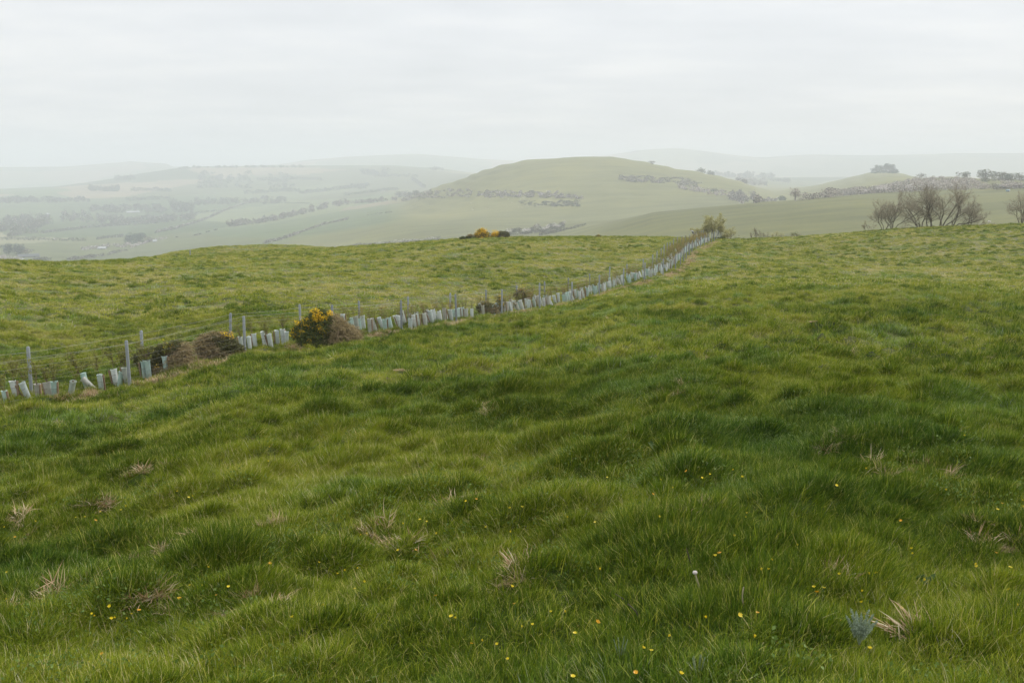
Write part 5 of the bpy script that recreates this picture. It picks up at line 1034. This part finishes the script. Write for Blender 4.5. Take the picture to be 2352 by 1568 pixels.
for i, (u, v) in enumerate(FLOW):
    x, y, z, r = gnear(u, v); x *= (r - .12) / r; y *= (r - .12) / r; a, t = pix(u, v); rr = math.hypot(x, y); zt = CAM_H + float(t) * rr; zt = max(zt, z + .05) + .02
    k = 5 if i % 6 == 5 else i % 5; s = .58 + .3 * rng.random()
    root = link('wild_flower', fm[k][0], None, (x, y, zt)); root.rotation_euler = (rng.normal(.25, .25), rng.normal(0, .3), rng.uniform(0, 6.3)); root.scale = (s, s, s); link('petals', fm[k][1], root)
    d, lu_, lv_, nm = min((math.hypot(u - a_, v - b_), a_, b_, n_) for a_, b_, n_ in LM)
    dx, dy = u - lu_, v - lv_; w = 'just ' if d < 45 else 'well ' if d > 150 else ''
    pos = ('right of' if dx > 0 else 'left of') if abs(dx) > 1.6 * abs(dy) else ('below' if dy > 0 else 'above') if abs(dy) > 1.6 * abs(dx) else ('lower right of' if dx > 0 else 'lower left of') if dy > 0 else ('upper right of' if dx > 0 else 'upper left of')
    key = '%s%s the %s' % (w, pos, nm); used.setdefault(key, []).append((d, root, k))
for key, L in used.items():
    L.sort(key=lambda q: q[0])
    for i, (d, root, k) in enumerate(L):
        c = 'orange-yellow' if k == 5 else 'yellow'; tag(root, 'small %s flower %s%s' % (c, key, '' if len(L) == 1 else ', nearest to it' if i == 0 else ', %s nearest' % ORD[i]), 'flower', 'yellow flowers in the turf')
# ------------------------------------------------------------------ air, sky, sun
hz, nt, out = newmat('haze_air')
pv = nd(nt, 'ShaderNodeVolumePrincipled'); pv.inputs['Color'].default_value = (.86, .90, .955, 1); pv.inputs['Density'].default_value = .00039; pv.inputs['Anisotropy'].default_value = .0
nt.links.new(pv.outputs[0], out.inputs['Volume'])
zmin = float(ZT.min()) - 4; zmax = float(ZT.max()) + 12
mb = MB(); B = 12400.0
V = [(-B, -B, zmin), (B, -B, zmin), (B, B, zmin), (-B, B, zmin), (-B, -B, zmax), (B, -B, zmax), (B, B, zmax), (-B, B, zmax)]
mb.add(V, [(3, 2, 1, 0), (4, 5, 6, 7), (0, 1, 5, 4), (1, 2, 6, 5), (2, 3, 7, 6), (3, 0, 4, 7)])
tag(mb.build('haze', hz, smooth_=False), 'pale haze filling the valley air', 'haze', kind='stuff')

SUN_EL, SUN_AZ = R(36), R(48)                                # ahead and to the right, behind the cloud
W = bpy.data.worlds.new('World'); C.world = W; W.use_nodes = True; nt = W.node_tree; nt.nodes.clear()
out = nd(nt, 'ShaderNodeOutputWorld'); bg = nd(nt, 'ShaderNodeBackground'); bg.inputs['Strength'].default_value = .1
sky = nd(nt, 'ShaderNodeTexSky', sky_type='NISHITA', sun_disc=False, sun_elevation=SUN_EL, sun_rotation=SUN_AZ)
tc = nd(nt, 'ShaderNodeTexCoord'); D = tc.outputs['Generated']; sp = nd(nt, 'ShaderNodeSeparateXYZ'); nt.links.new(D, sp.inputs[0])
el = math_(nt, 'MAXIMUM', sp.outputs[2], 0.0)
# overcast: brighter overhead than at the horizon, with soft layered cloud
k = math_(nt, 'ADD', 4.7, math_(nt, 'MULTIPLY', math_(nt, 'POWER', el, 1.0), 4.9))
den = math_(nt, 'ADD', el, .10)
cmb = nd(nt, 'ShaderNodeCombineXYZ'); nt.links.new(math_(nt, 'DIVIDE', sp.outputs[0], den), cmb.inputs[0]); nt.links.new(math_(nt, 'DIVIDE', sp.outputs[1], den), cmb.inputs[1])
n1 = noise(nt, .55, 6, stretch(nt, cmb.outputs[0], (1, 1, 1)), .5); n2 = noise(nt, 1.7, 5, stretch(nt, cmb.outputs[0], (1, 1.3, 1)), .55)
cl = math_(nt, 'ADD', math_(nt, 'MULTIPLY', n1, .65), math_(nt, 'MULTIPLY', n2, .35))
tint = ramp(nt, cl, [(.30, (.84, .868, .90)), (.5, (.955, .975, 1.0)), (.68, (1.11, 1.11, 1.10))])
vm = nd(nt, 'ShaderNodeVectorMath', operation='SCALE'); nt.links.new(tint, vm.inputs[0]); nt.links.new(k, vm.inputs['Scale'])
c_ = mixc(nt, .96, sky.outputs[0], vm.outputs[0])
nt.links.new(c_, bg.inputs[0]); nt.links.new(bg.outputs[0], out.inputs[0])
sun = bpy.data.lights.new('sun', 'SUN'); sun.energy = 1.5; sun.angle = R(11); sun.color = (1, .95, .88)
so = bpy.data.objects.new('sun', sun); COL.objects.link(so); so.rotation_euler = (R(90) - SUN_EL, 0, math.pi - SUN_AZ)
C.view_settings.view_transform = 'Standard'; C.view_settings.look = 'None'; C.view_settings.exposure = .78; C.view_settings.gamma = 1
cy = C.cycles
cy.max_bounces = 6; cy.diffuse_bounces = 3; cy.glossy_bounces = 2; cy.transmission_bounces = 3; cy.volume_bounces = 3; cy.transparent_max_bounces = 8
